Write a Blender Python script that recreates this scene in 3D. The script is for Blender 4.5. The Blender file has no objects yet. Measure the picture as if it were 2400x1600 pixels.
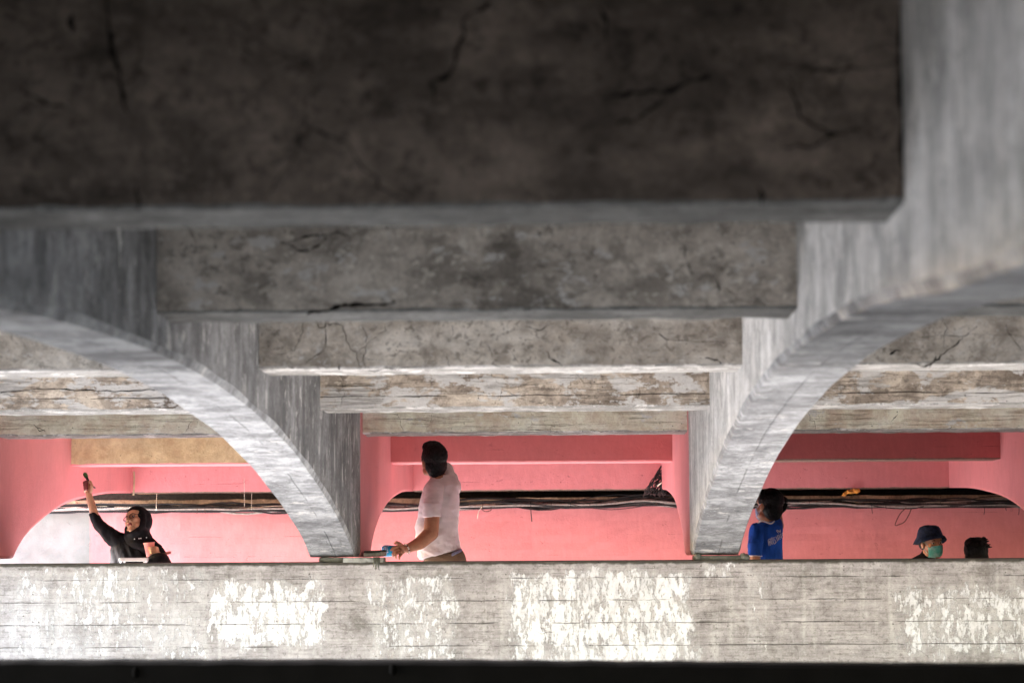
import bpy, bmesh, math, random
from mathutils import Vector, Matrix, noise
random.seed(7)
S = bpy.context.scene
COL = S.collection
# ---------------------------------------------------------------- camera
F = 5667.0                      # focal length in pixels of the 2400 px wide photograph
yv = Vector((147/F, -490/F, -1)).normalized()
xv = Vector((1, .008, 147/F - .008*490/F)).normalized()
zv = xv.cross(yv).normalized()
M3 = Matrix((xv, yv, zv))       # rows = world axes seen from the camera -> world from camera
cam = bpy.data.objects.new('camera', bpy.data.cameras.new('camera'))
COL.objects.link(cam)
cam.matrix_world = M3.to_4x4()
cam.data.lens = 85.0; cam.data.sensor_width = 36.0
cam.data.clip_start = .05; cam.data.clip_end = 2000
cam.data.dof.use_dof = True; cam.data.dof.focus_distance = 17.3; cam.data.dof.aperture_fstop = 3.2
S.camera = cam
# ---------------------------------------------------------------- sky and sun
SUN_EL, SUN_AZ = 14.0, -2.5    # azimuth: where the light travels, from +X towards +Y
w = bpy.data.worlds.new("World"); S.world = w; w.use_nodes = True
nt = w.node_tree; bg = nt.nodes['Background']
sky = nt.nodes.new('ShaderNodeTexSky'); sky.sky_type = 'NISHITA'; sky.sun_disc = False
LD = Vector((math.cos(math.radians(SUN_AZ))*math.cos(math.radians(SUN_EL)), math.sin(math.radians(SUN_AZ))*math.cos(math.radians(SUN_EL)), -math.sin(math.radians(SUN_EL))))
sky.sun_elevation = math.radians(SUN_EL); sky.sun_rotation = math.atan2(-LD.x, -LD.y)
sky.air_density = 1.0; sky.dust_density = .6
nt.links.new(sky.outputs[0], bg.inputs[0]); bg.inputs[1].default_value = .15
sl = bpy.data.lights.new('sun', 'SUN'); sl.energy = 5.0; sl.angle = math.radians(8); sl.color = (1, .965, .975)
so = bpy.data.objects.new('sun', sl); COL.objects.link(so)
so.rotation_euler = LD.to_track_quat('-Z', 'Y').to_euler(); so.location = (-8, -8, 9)
S.view_settings.view_transform = 'Standard'; S.view_settings.look = 'None'
S.view_settings.gamma = 1; S.view_settings.use_curve_mapping = False
S.view_settings.exposure = 3.75
S.cycles.max_bounces = 10; S.cycles.diffuse_bounces = 8

def P(px, py, Y):
    """photograph pixel (2400 x 1600) and depth Y in metres -> the point in the world"""
    d = M3 @ Vector(((px-1200)/F, -(py-800)/F, -1))
    return d*(Y/d.y)

# ---------------------------------------------------------------- node helpers
class N:
    def __init__(s, name, rough=.85, spec=.3):
        s.m = bpy.data.materials.new(name); s.m.use_nodes = True
        s.t = s.m.node_tree; s.b = s.t.nodes['Principled BSDF']
        s.b.inputs['Roughness'].default_value = rough
        s.b.inputs['Specular IOR Level'].default_value = spec
        s.co = s.t.nodes.new('ShaderNodeTexCoord').outputs['Object']
    def lk(s, v, i):
        if isinstance(v, (int, float)): i.default_value = v
        elif isinstance(v, (tuple, list)): i.default_value = tuple(v) + ((1,) if len(v) == 3 and len(i.default_value) == 4 else ())
        else: s.t.links.new(v, i)
    def map(s, sc, off=(0, 0, 0), co=None):
        n = s.t.nodes.new('ShaderNodeMapping'); s.lk(co or s.co, n.inputs[0])
        n.inputs['Scale'].default_value = sc; n.inputs['Location'].default_value = off
        return n.outputs[0]
    def noise(s, co, sc, det=6, ro=.6, dist=0):
        n = s.t.nodes.new('ShaderNodeTexNoise'); s.lk(co, n.inputs['Vector'])
        n.inputs['Scale'].default_value = sc; n.inputs['Detail'].default_value = det
        n.inputs['Roughness'].default_value = ro; n.inputs['Distortion'].default_value = dist
        return n.outputs['Fac']
    def voro(s, co, sc, feat='DISTANCE_TO_EDGE', out='Distance'):
        n = s.t.nodes.new('ShaderNodeTexVoronoi'); n.feature = feat
        s.lk(co, n.inputs['Vector']); n.inputs['Scale'].default_value = sc
        return n.outputs[out]
    def ma(s, op, a, b=0, clamp=False):
        n = s.t.nodes.new('ShaderNodeMath'); n.operation = op; n.use_clamp = clamp
        s.lk(a, n.inputs[0]); s.lk(b, n.inputs[1]); return n.outputs[0]
    def step(s, v, a, b, lo=0, hi=1):
        n = s.t.nodes.new('ShaderNodeMapRange'); n.interpolation_type = 'SMOOTHSTEP'
        s.lk(v, n.inputs[0]); s.lk(a, n.inputs[1]); s.lk(b, n.inputs[2]); s.lk(lo, n.inputs[3]); s.lk(hi, n.inputs[4])
        return n.outputs[0]
    def mix(s, f, a, b, bl='MIX'):
        n = s.t.nodes.new('ShaderNodeMix'); n.data_type = 'RGBA'; n.blend_type = bl
        s.lk(f, n.inputs['Factor']); s.lk(a, n.inputs['A']); s.lk(b, n.inputs['B'])
        return [o for o in n.outputs if o.type == 'RGBA'][0]
    def xyz(s):
        n = s.t.nodes.new('ShaderNodeSeparateXYZ'); s.lk(s.co, n.inputs[0]); return n.outputs
    def warp(s, amt, sc=3):
        n = s.t.nodes.new('ShaderNodeTexNoise'); s.lk(s.co, n.inputs['Vector']); n.inputs['Scale'].default_value = sc
        n.inputs['Detail'].default_value = 4
        a = s.t.nodes.new('ShaderNodeVectorMath'); a.operation = 'SUBTRACT'
        s.lk(n.outputs['Color'], a.inputs[0]); a.inputs[1].default_value = (.5, .5, .5)
        m = s.t.nodes.new('ShaderNodeVectorMath'); m.operation = 'SCALE'; s.lk(a.outputs[0], m.inputs[0]); m.inputs['Scale'].default_value = amt
        q = s.t.nodes.new('ShaderNodeVectorMath'); q.operation = 'ADD'; s.lk(m.outputs[0], q.inputs[0]); s.lk(s.co, q.inputs[1])
        return q.outputs[0]
    def bump(s, h, dist=.01, st=.6):
        n = s.t.nodes.new('ShaderNodeBump'); s.lk(h, n.inputs['Height'])
        n.inputs['Distance'].default_value = dist; n.inputs['Strength'].default_value = st
        s.t.links.new(n.outputs[0], s.b.inputs['Normal'])
    def col(s, c): s.lk(c, s.b.inputs['Base Color'])

def plain(name, c, rough=.7, spec=.3, var=.25, sc=40, bump=.002):
    n = N(name, rough, spec)
    f = n.noise(n.co, sc, 5)
    n.col(n.mix(n.step(f, .3, .7), tuple(x*(1-var) for x in c), tuple(min(1, x*(1+var)) for x in c)))
    if bump: n.bump(f, bump, .5)
    return n.m

def concrete(name, c, grime=(.06, .05, .04), g=.5, white=0.0, streak='x', crack=.5, boards=0, seed=0, rough=.9, pits=.5, grain=0, joint=(), spk=1):
    """weathered cast concrete: blotches, streaks along one axis, grime, spalls, hairline cracks, peeling whitewash"""
    n = N(name, rough, .2)
    o = (seed*3.7, seed*1.3, seed*7.1)
    big = n.noise(n.map((1, 1, 1), o), 1.4, 8, .65)
    mid = n.noise(n.map((1, 1, 1), o), 7, 8, .7, .4)
    fine = n.noise(n.map((1, 1, 1), o), 70, 4, .7)
    sx = {'x': (2, 6, 7), 'z': (4.5, 5.5, 1.3), 's': (3, 4.2, 3)}[streak]
    st = n.noise(n.map(sx, o), 1.2, 7, .65, .2)
    blo = n.noise(n.map((1, 1, 1), (o[1]+3, o[0], o[2])), 3.1, 10, .72, .3)
    base = n.mix(n.step(mid, .34, .66), tuple(x*.62 for x in c), tuple(min(.9, x*1.3) for x in c))
    base = n.mix(n.step(st, .35, .7, 0, .7), base, n.mix(.5, base, tuple(min(.85, x*1.5) for x in c)))
    base = n.mix(n.step(blo, .50, .57, 0, .2+.3*spk), base, tuple(x*.38 for x in c))
    s1 = n.noise(n.map((1, 1, 1.2), (o[2], 1, o[0])), 24, 5, .75, .4); s2 = n.noise(n.map((1, 1, 1.2), (o[1], o[2]+5, 2)), 30, 5, .75, .4)
    cl = n.step(n.noise(n.map((1, 1, 1), (o[1]+9, 0, o[0])), 2.3, 6, .7), .42, .60)
    base = n.mix(n.ma('MULTIPLY', n.step(s1, .53, .60), n.ma('ADD', .25*spk, n.ma('MULTIPLY', cl, .5*spk))), base, tuple(x*.30 for x in c))
    base = n.mix(n.ma('MULTIPLY', n.step(s2, .55, .62), n.step(cl, 1, 0, .2*spk, .65*spk)), base, tuple(min(.82, x*1.7) for x in c))
    gm = n.step(n.ma('ADD', n.ma('MULTIPLY', big, .6), n.ma('MULTIPLY', st, .4)), .40+.2*(1-g)-.1, .40+.2*(1-g)+.12, 1, 0)
    base = n.mix(n.ma('MULTIPLY', gm, .25+.6*g), base, grime)
    sp = n.step(n.noise(n.map((1.0, 1, 1.6), o), 11, 9, .75, .5), .60, .66)
    base = n.mix(n.ma('MULTIPLY', sp, .55*g), base, tuple(x*.35 for x in c))
    if white:
        wn = n.noise(n.map({'x': (1, 1, 2.2), 'z': (1.5, 1.5, 1), 's': (1, 1.8, 1)}[streak], (o[1], o[2], o[0])), 5, 10, .72, .3)
        wm = n.step(wn, .66-.28*white, .69-.28*white)
        base = n.mix(n.ma('MULTIPLY', wm, .85), base, (.62, .60, .58))
    ht = n.ma('ADD', n.ma('MULTIPLY', mid, .6), n.ma('MULTIPLY', fine, .35))
    if grain:
        gr = n.noise(n.map((1.3, 3, 26), o), 2.4, 8, .75, .3)
        gk = n.ma('MULTIPLY', n.step(gr, .50, .60), n.step(n.noise(n.map((1, 1, 2), o), 2.6, 5, .6), .40, .56))
        base = n.mix(n.ma('MULTIPLY', gk, grain), base, tuple(x*.22 for x in c)); ht = n.ma('SUBTRACT', ht, n.ma('MULTIPLY', gk, .5))
    if streak == 'z':      # pour panels: each lift a little different, with a joint between
        yy = n.ma('DIVIDE', n.ma('ADD', n.xyz()[1], n.ma('MULTIPLY', mid, .02)), .85)
        wn_ = n.t.nodes.new('ShaderNodeTexWhiteNoise'); wn_.noise_dimensions = '1D'; n.lk(n.ma('FLOOR', yy), wn_.inputs['W'])
        base = n.mix(n.ma('MULTIPLY', wn_.outputs[0], .30), base, tuple(x*.45 for x in c))
        jn = n.step(n.ma('ABSOLUTE', n.ma('SUBTRACT', n.ma('FRACT', yy), .5)), .490, .498)
        base = n.mix(n.ma('MULTIPLY', jn, .5), base, tuple(x*.3 for x in c))
    if crack:
        vd = n.voro(n.warp(.6, 2.8), 1.9)
        cm = n.ma('MULTIPLY', n.step(vd, .002, .008, 1, 0), n.step(big, .52, .6))
        base = n.mix(n.ma('MULTIPLY', cm, crack), base, (.02, .017, .015))
        ht = n.ma('SUBTRACT', ht, cm)
    if joint:
        x = n.xyz()[0]; jm = None
        for cx in joint:
            d = n.ma('ABSOLUTE', n.ma('SUBTRACT', n.ma('ADD', x, n.ma('MULTIPLY', n.noise(n.map((1, 1, 1), o), 3, 5), .02)), cx+.01))
            jm = n.step(d, .0015, .005, 1, 0) if jm is None else n.ma('MAXIMUM', jm, n.step(d, .0015, .005, 1, 0))
        jm = n.ma('MULTIPLY', jm, n.step(n.noise(n.map((1, 1, 1), o), 1.7, 4), .46, .52))
        base = n.mix(n.ma('MULTIPLY', jm, .3), base, (.05, .05, .05)); ht = n.ma('SUBTRACT', ht, jm)
    if boards:
        z = n.xyz()[2]
        zz = n.ma('ADD', z, n.ma('MULTIPLY', n.noise(n.map((1, 1, .1), o), 2.5, 5), .03))
        fr = n.ma('ABSOLUTE', n.ma('SUBTRACT', n.ma('FRACT', n.ma('DIVIDE', zz, boards)), .5))
        lm = n.ma('MULTIPLY', n.step(fr, .008, .03, 1, 0), n.step(n.noise(n.map((1, 1, 4), o), 3, 5), .42, .58))
        base = n.mix(n.ma('MULTIPLY', lm, .8), base, (.03, .026, .022)); ht = n.ma('SUBTRACT', ht, lm)
    if pits:
        pv = n.voro(n.map((1, 1, 1), o), 26, 'F1')
        pm = n.ma('MULTIPLY', n.step(pv, .08, .16, 1, 0), n.step(mid, .5, .6))
        base = n.mix(n.ma('MULTIPLY', pm, pits), base, (.04, .035, .03)); ht = n.ma('SUBTRACT', ht, n.ma('MULTIPLY', pm, .6))
    base = n.mix(n.step(fine, .3, .7, .0, .22), base, (.9, .88, .85), 'OVERLAY')
    n.col(base); n.bump(ht, .012, .7)
    return n.m

def paint(name, c, c2=None, seed=0, under=None, cut=None, dirt=.4):
    """fresh emulsion brushed on rough plaster; cut = (axis, position, sign) leaves the rest unpainted"""
    n = N(name, .55, .35); o = (seed*2.1, seed*5.3, seed)
    a = n.noise(n.map((1, 1, 1), o), 2.2, 6, .6); b = n.noise(n.map((3, 3, 1), o), 9, 6, .65); f = n.noise(n.co, 55, 4, .7)
    base = n.mix(n.step(a, .3, .7), c, c2 or tuple(x*.88 for x in c))
    base = n.mix(n.step(b, .35, .75, 0, .35), base, tuple(min(1, x*1.1+.02) for x in c))
    ht = n.ma('ADD', n.ma('MULTIPLY', n.noise(n.map((1, 1, 1), o), 6, 7, .6), .8), n.ma('MULTIPLY', f, .25))
    sp = n.step(n.noise(n.map((1, 1, 1.5), o), 15, 8, .7), .64, .67)
    ht = n.ma('SUBTRACT', ht, n.ma('MULTIPLY', sp, .35))
    zc = n.ma('ABSOLUTE', n.ma('SUBTRACT', n.ma('FRACT', n.ma('DIVIDE', n.ma('ADD', n.xyz()[2], n.ma('MULTIPLY', a, .012)), .17)), .5))
    cr = n.ma('MULTIPLY', n.step(zc, .004, .016, 1, 0), n.step(n.noise(n.map((1, 1, 3), o), 2, 5), .57, .66))
    ht = n.ma('SUBTRACT', ht, n.ma('MULTIPLY', cr, .6))
    base = n.mix(n.ma('MULTIPLY', n.ma('MAXIMUM', cr, n.ma('MULTIPLY', sp, .4)), dirt), base, tuple(x*.5 for x in c))
    if under:
        ax, pos, sg = cut
        v = n.ma('ADD', n.xyz()[ax], n.ma('MULTIPLY', n.ma('SUBTRACT', n.noise(n.map((1, 1, .4), o), 5, 6), .5), .06))
        k = n.step(v, pos-.012, pos+.012) if sg > 0 else n.step(v, pos-.012, pos+.012, 1, 0)
        ub = n.mix(n.step(a, .35, .65), under, tuple(x*.7 for x in under))
        base = n.mix(k, base, ub)
    n.col(base); n.bump(ht, .010, .7)
    return n.m

# ---------------------------------------------------------------- object helpers
def tag(o, label=None, cat=None, group=None, kind=None):
    if label: o['label'] = label
    if cat: o['category'] = cat
    if group: o['group'] = group
    if kind: o['kind'] = kind
    return o
def empty(name, loc, label, cat, group=None):
    o = bpy.data.objects.new(name, None); COL.objects.link(o); o.location = loc; o.empty_display_size = .1
    tag(o, label, cat, group); return o
def wloc(p):
    v = Vector((0, 0, 0))
    while p is not None: v += p.location; p = p.parent
    return v
def mesh(name, bm, mats, parent=None, smooth=False, loc=None):
    """bm is in world space; stored relative to the parent (or to loc)"""
    off = wloc(parent) if parent else Vector(loc or (0, 0, 0))
    for v in bm.verts: v.co -= off
    me = bpy.data.meshes.new(name); bm.to_mesh(me); bm.free()
    if not isinstance(mats, (list, tuple)): mats = [mats]
    for m in mats: me.materials.append(m)
    if smooth: me.polygons.foreach_set('use_smooth', [True]*len(me.polygons))
    o = bpy.data.objects.new(name, me); COL.objects.link(o)
    if parent: o.parent = parent
    else: o.location = off
    return o
def loft(bm, rings, close=True, cap=True, mi=0):
    vs = [[bm.verts.new(p) for p in r] for r in rings]
    n = len(vs[0])
    for a, b in zip(vs, vs[1:]):
        for i in range(n if close else n-1):
            j = (i+1) % n
            f = bm.faces.new((a[i], a[j], b[j], b[i])); f.material_index = mi
    if cap and close:
        for r, fl in ((vs[0], True), (vs[-1], False)):
            f = bm.faces.new(r[::-1] if fl else r); f.material_index = mi
    bmesh.ops.recalc_face_normals(bm, faces=bm.faces)
    return vs
def fbm(p, sc=1, oc=4):
    return noise.fractal(Vector(p)*sc, 1.0, 2.0, oc)
def box(bm, x0, x1, y0, y1, z0, z1, bev=0.0, seg=1):
    r = bmesh.ops.create_cube(bm, size=1, matrix=Matrix.LocRotScale(((x0+x1)/2, (y0+y1)/2, (z0+z1)/2), None, (x1-x0, y1-y0, z1-z0)))
    if bev:
        es = list({e for v in r['verts'] for e in v.link_edges})
        bmesh.ops.bevel(bm, geom=es, offset=bev, segments=seg, affect='EDGES', profile=.5)
def tube(bm, pts, r, n=8, mi=0):
    """round tube along points; r a number or a list"""
    pts = [Vector(p) for p in pts]; rings = []
    up = Vector((0, 0, 1))
    for i, p in enumerate(pts):
        d = (pts[min(i+1, len(pts)-1)] - pts[max(i-1, 0)]).normalized()
        a = d.cross(up)
        if a.length < .05: a = d.cross(Vector((1, 0, 0)))
        a.normalize(); b = d.cross(a)
        rr = r[i] if isinstance(r, (list, tuple)) else r
        rings.append([p + a*math.cos(t*math.tau/n)*rr + b*math.sin(t*math.tau/n)*rr for t in range(n)])
    loft(bm, rings, mi=mi)
def catmull(pts, k=6):
    pts = [Vector(p) for p in pts]; q = [2*pts[0]-pts[1]] + pts + [2*pts[-1]-pts[-2]]; out = []
    for i in range(1, len(q)-2):
        for j in range(k):
            t = j/k; a, b, c, d = q[i-1:i+3]
            out.append(.5*((2*b) + (c-a)*t + (2*a-5*b+4*c-d)*t*t + (3*b-a-3*c+d)*t**3))
    out.append(pts[-1]); return out
def ribbon(bm, pts, wd, Y, off=.0025, mi=1):
    """crack: an irregular dark line lying on a face that looks towards -Y; pts in pixels, wd in metres"""
    q = catmull([P(x, y, Y) for x, y in pts], 7)
    L = []
    n = len(q)
    for i, p in enumerate(q):
        d = (q[min(i+1, n-1)] - q[max(i-1, 0)]).normalized()
        nn = Vector((d.z, 0, -d.x))
        if nn.length < .01: nn = Vector((1, 0, 0))
        t = i/(n-1)
        ww = wd*(.62 if Y > 7 else .9)*(.25+.75*math.sin(math.pi*min(1, .12+t*.8)))*(.25+2.2*abs(noise.noise(Vector((p.x*30+3, p.z*30, 0)))))
        jz = Vector((noise.noise(p*25), 0, noise.noise(p*25+Vector((9, 9, 9)))))*.010 + Vector((noise.noise(p*70), 0, noise.noise(p*70+Vector((9, 9, 9)))))*.006
        c = Vector((p.x, Y-off, p.z)) + jz
        L.append((c-nn*ww/2, c+nn*ww/2))
    vs = [(bm.verts.new(a), bm.verts.new(b)) for a, b in L]
    for (a, b), (c, d) in zip(vs, vs[1:]):
        f = bm.faces.new((a, b, d, c)); f.material_index = mi
        f.normal_update()
        if f.normal.y > 0: f.normal_flip()
# ================================================================ materials
PINK = (.67, .235, .25)
M = dict(
 rib_r=concrete('rib_concrete_lit', (.64, .62, .61), (.15, .16, .15), g=.35, white=.42, streak='z', crack=.2, seed=1),  # right ribs: light from the left put into a paler colour
 rib_l=concrete('rib_concrete_shaded', (.31, .31, .315), (.05, .05, .05), g=.5, white=.3, streak='z', crack=.25, seed=2),  # left ribs: shade of the inner faces put into a darker grey
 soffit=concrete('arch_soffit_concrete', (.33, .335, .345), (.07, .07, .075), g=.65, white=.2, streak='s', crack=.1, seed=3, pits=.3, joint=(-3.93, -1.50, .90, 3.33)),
 beam0=concrete('beam_concrete_dimmed', (.205, .163, .134), (.018, .014, .012), g=.6, streak='x', crack=.7, seed=4, pits=.2),  # stained, and the near shade is put into this dark base too
 beam2=concrete('beam_concrete_stained', (.50, .45, .40), (.03, .025, .02), g=1.0, white=.35, streak='x', crack=.4, seed=5, pits=.8),
 beam3=concrete('beam_concrete_cracked', (.68, .62, .55), (.16, .13, .105), g=.45, white=.1, streak='x', crack=.4, seed=6, pits=.4),
 beam4=concrete('beam_concrete_flaking', (.50, .42, .345), (.085, .06, .045), g=.85, white=.58, streak='x', crack=.3, boards=.19, seed=7, pits=.6, grain=.4),
 beam5=concrete('beam_concrete_tan', (.88, .70, .55), (.46, .33, .24), g=.12, spk=.4, white=.2, streak='x', crack=.1, seed=8, pits=.5, grain=.15),
 limewash=concrete('beam_soffit_limewash', (.38, .37, .36), (.17, .16, .14), g=.4, white=.4, streak='x', crack=.1, seed=9, pits=.3),
 dim=concrete('beam_soffit_shaded', (.20, .20, .195), (.07, .07, .065), g=.5, streak='x', crack=.1, seed=10, pits=.3),  # near undersides: their shade put into a darker grey
 deck=concrete('deck_concrete', (.22, .20, .18), (.06, .05, .04), g=.5, streak='x', seed=11),
 ledge=concrete('ledge_concrete', (.42, .31, .21), (.12, .08, .05), g=.5, streak='x', crack=.2, seed=12),
 block=concrete('block_concrete', (.40, .40, .38), (.10, .10, .09), g=.5, streak='x', crack=.2, seed=13),
 moss=concrete('dark_mortar', (.13, .13, .11), (.03, .03, .025), g=.6, streak='x', crack=.1, seed=14),
 ochre=concrete('ochre_concrete', (.80, .64, .38), (.60, .45, .25), g=.3, spk=.25, streak='x', crack=.15, seed=15, pits=.4),
 crack=plain('crack_shadow', (.016, .014, .012), .95, .05, bump=0),
 pink=paint('pink_paint', PINK, seed=1),
 pinkb=paint('pink_paint_on_beam', (.64, .195, .20), seed=2),
 wallp=paint('pink_paint_on_wall', PINK, seed=3, under=(.27, .285, .28), cut=(0, -4.17, -1)),
 brownedge=plain('bare_brown_edge', (.22, .15, .12), .9),
 dark=plain('gap_shade_backing', (.03, .028, .026), .95, .1),  # near-black colour standing in for shade in the gap
 water=None,
)
def pier_mat():
    n = N('pier_concrete_peeling_whitewash', .88, .2)
    x, y, z = n.xyz()
    mid = n.noise(n.map((1, 1, 1)), 6, 8, .7, .3); fine = n.noise(n.co, 80, 4, .7)
    st = n.noise(n.map((2, 2, 30)), 1.2, 7, .7); vs = n.noise(n.map((14, 14, 1)), 1.2, 6, .65)
    c = n.mix(n.step(mid, .3, .7), (.27, .248, .252), (.445, .415, .425))
    c = n.mix(n.step(st, .4, .7, 0, .5), c, (.13, .118, .112)); c = n.mix(n.step(vs, .5, .75, 0, .45), c, (.62, .61, .60))
    gr = n.step(n.noise(n.map((1, 1, 1.4), (4, 2, 1)), 2.2, 8, .7), .52, .68)
    c = n.mix(n.ma('MULTIPLY', gr, .5), c, (.10, .092, .08))
    wg = n.noise(n.map((1.6, 3, 34), (3, 3, 3)), 2.6, 9, .78, .5)
    c = n.mix(n.ma('MULTIPLY', n.step(wg, .53, .60), n.step(n.noise(n.map((1, 1, 1.5), (8, 1, 2)), 3.2, 7, .7), .42, .6, .08, .7)), c, (.07, .062, .055))
    sk = n.noise(n.map((1, 1, 1), (2, 9, 4)), 34, 5, .8, .3); c = n.mix(n.step(sk, .54, .62, 0, .5), c, (.085, .078, .07)); c = n.mix(n.step(sk, .44, .38, 0, .35), c, (.52, .51, .51))
    ht = n.ma('ADD', n.ma('MULTIPLY', mid, .5), n.ma('ADD', n.ma('MULTIPLY', fine, .3), n.ma('MULTIPLY', st, .5)))
    def win(x0, x1, z0, z1, wgt, sx=.05, sz=.05):
        a = n.ma('MULTIPLY', n.step(x, x0-sx, x0+sx), n.step(x, x1-sx*.4, x1+sx*.4, 1, 0))
        b = n.ma('MULTIPLY', n.step(z, z0-sz, z0+sz), n.step(z, z1-sz, z1+sz, 1, 0))
        return n.ma('MULTIPLY', n.ma('MULTIPLY', a, b), wgt)
    nz = n.noise(n.map((1.5, 1, 1)), 4, 7, .7); nz2 = n.noise(n.map((1.5, 1, 1), (5, 5, 5)), 4, 7, .7)
    x = n.ma('ADD', x, n.ma('MULTIPLY', n.ma('SUBTRACT', nz, .5), .30)); z0 = z; z = n.ma('ADD', z, n.ma('MULTIPLY', n.ma('SUBTRACT', nz2, .5), .30))
    W = win(-2.28, -1.55, -.60, -.15, 1)
    for a in (win(-1.29, -.74, -.68, -.14, .86), win(-.46, .745, -.70, -.13, 1.02, .12, .04), win(1.95, 3.4, -.70, -.2, .9, .12, .09),
              win(-3.6, -2.30, -.66, -.08, .74, .1), win(-3.2, -2.75, -.45, -.08, .86, .1), win(-2.45, -2.24, -.66, -.12, .66), win(.75, 1.9, -.66, -.05, .38, .02), win(1.06, 1.18, -.66, -.1, .72, .03),
              win(.80, 1.0, -.16, -.05, .85, .03, .02), win(-2.3, .7, -.69, -.58, .55)):
        W = n.ma('MAXIMUM', W, a)
    z = z0
    pn = n.noise(n.map((2.0, 2.0, 1)), 7.5, 13, .82, .12)
    pn = n.ma('ADD', n.ma('MULTIPLY', pn, .75), n.ma('MULTIPLY', n.noise(n.map((5, 5, 1.2)), 9, 6, .7), .25))
    thr = n.ma('SUBTRACT', .70, n.ma('MULTIPLY', W, .235))
    wm = n.step(n.ma('SUBTRACT', pn, thr), -.010, .030)
    c = n.mix(n.ma('MULTIPLY', wm, n.step(n.noise(n.map((3, 3, 1), (7, 7, 7)), 7, 9, .75), .36, .55, .45, .97)), c, n.mix(n.step(mid, .3, .7), (.62, .62, .66), (.80, .80, .84)))
    ht = n.ma('ADD', ht, n.ma('MULTIPLY', wm, .5))
    c = n.mix(n.ma('MULTIPLY', n.step(W, .3, 1), n.step(n.noise(n.map((2, 2, .7), (1, 7, 3)), 5, 8, .7), .40, .62, .05, .5)), c, (.60, .59, .61))
    # board joints left by the formwork
    zz = n.ma('ADD', z, n.ma('MULTIPLY', n.noise(n.map((1, 1, .1)), 2.0, 6, .7), .022))
    fr = n.ma('ABSOLUTE', n.ma('SUBTRACT', n.ma('FRACT', n.ma('DIVIDE', n.ma('ADD', zz, .085), .139)), .5))
    lm = n.ma('MULTIPLY', n.step(fr, .006, .028, 1, 0), n.step(n.noise(n.map((1, 1, 6)), 2.2, 5, .7), .44, .56))
    c = n.mix(n.ma('MULTIPLY', lm, .75), c, (.05, .045, .04)); ht = n.ma('SUBTRACT', ht, n.ma('MULTIPLY', lm, .8))
    # weathered dark crust along the upper edge
    tp = n.step(n.ma('ADD', z, n.ma('MULTIPLY', n.noise(n.map((1, 1, 1)), 14, 6), .05)), -.066, -.050)
    c = n.mix(n.ma('MULTIPLY', tp, .85), c, (.07, .065, .055))
    bt = n.step(n.ma('ADD', z, n.ma('MULTIPLY', n.noise(n.map((3, 3, 1)), 12, 6), .05)), -.69, -.65, 1, 0)
    c = n.mix(n.ma('MULTIPLY', bt, .7), c, (.06, .06, .055))
    pv = n.voro(n.map((1, 1, 1)), 22, 'F1')
    pm = n.ma('MULTIPLY', n.step(pv, .07, .14, 1, 0), n.step(mid, .48, .56))
    c = n.mix(n.ma('MULTIPLY', pm, .7), c, (.09, .08, .07)); ht = n.ma('SUBTRACT', ht, n.ma('MULTIPLY', pm, .6))
    vd = n.voro(n.warp(.5, 2), 1.5)
    cm = n.ma('MULTIPLY', n.step(vd, .001, .004, 1, 0), n.step(n.noise(n.co, 2), .58, .64))
    c = n.mix(n.ma('MULTIPLY', cm, .8), c, (.05, .045, .04))
    c = n.mix(n.step(fine, .3, .7, 0, .2), c, (.9, .9, .9), 'OVERLAY')
    n.col(c); n.bump(ht, .010, .7)
    return n.m
M['pier'] = pier_mat()
def water_mat():
    n = N('ground_water', .25, .5)
    n.col((.16, .15, .12)); n.bump(n.noise(n.map((1, 1, 1)), 3, 4), .05, .4); return n.m
M['water'] = water_mat()
M['bank'] = plain('concrete_bank', (.56, .545, .53), .9, sc=3)
M['bounce_cut'] = plain('bounce_cut_dark', (.20, .19, .18), .8, sc=3)  # dark colour of the added strip that cuts bounced light
M['mud'] = plain('dark_mud', (.07, .068, .065), .9, sc=3)

# ================================================================ setting
X1, X2 = -1.372, .735            # faces of the two middle ribs that look at each other
T = .30                          # rib thickness
RIBS = [(-4.08, 'l'), (-1.672, 'l'), (.735, 'r'), (3.175, 'r'), (5.62, 'r'), (8.06, 'r'), (10.5, 'r')]    # left side of every rib; last two unseen, added to darken the right
# ground
bm = bmesh.new(); bmesh.ops.create_grid(bm, x_segments=1, y_segments=1, size=400, matrix=Matrix.Translation((0, 0, -2.4)))
tag(mesh('ground', bm, M['mud']), 'pale ground below the bridge', None, kind='structure')
bm = bmesh.new(); box(bm, -30, 30, 9.21, 15.09, -2.2, -1.75)
tag(mesh('canal_bank', bm, M['bank']), 'pale bank between the dark wall and the pier', None, kind='structure')
bm = bmesh.new(); box(bm, -30, 30, 13.0, 15.09, -1.76, -1.70)
tag(mesh('bounce_cut_strip', bm, M['bounce_cut']), None, None, kind='structure')  # unseen strip added to weaken light bouncing up at the pier
bm = bmesh.new(); box(bm, -7.2, -6.6, -4, 2.5, -2.39, 2.6, .03)  # unseen wall added to block light from the near left
tag(mesh('light_block_wall', bm, M['deck'], loc=(-6.9, 1.5, -2.39)), 'added unseen grey wall at the near left, keeping light off the near beams', 'wall')
bm = bmesh.new(); box(bm, -30, 30, 16.31, 20.74, -1.2, -.95)
tag(mesh('walkway', bm, M['bank']), None, None, kind='structure')

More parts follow.
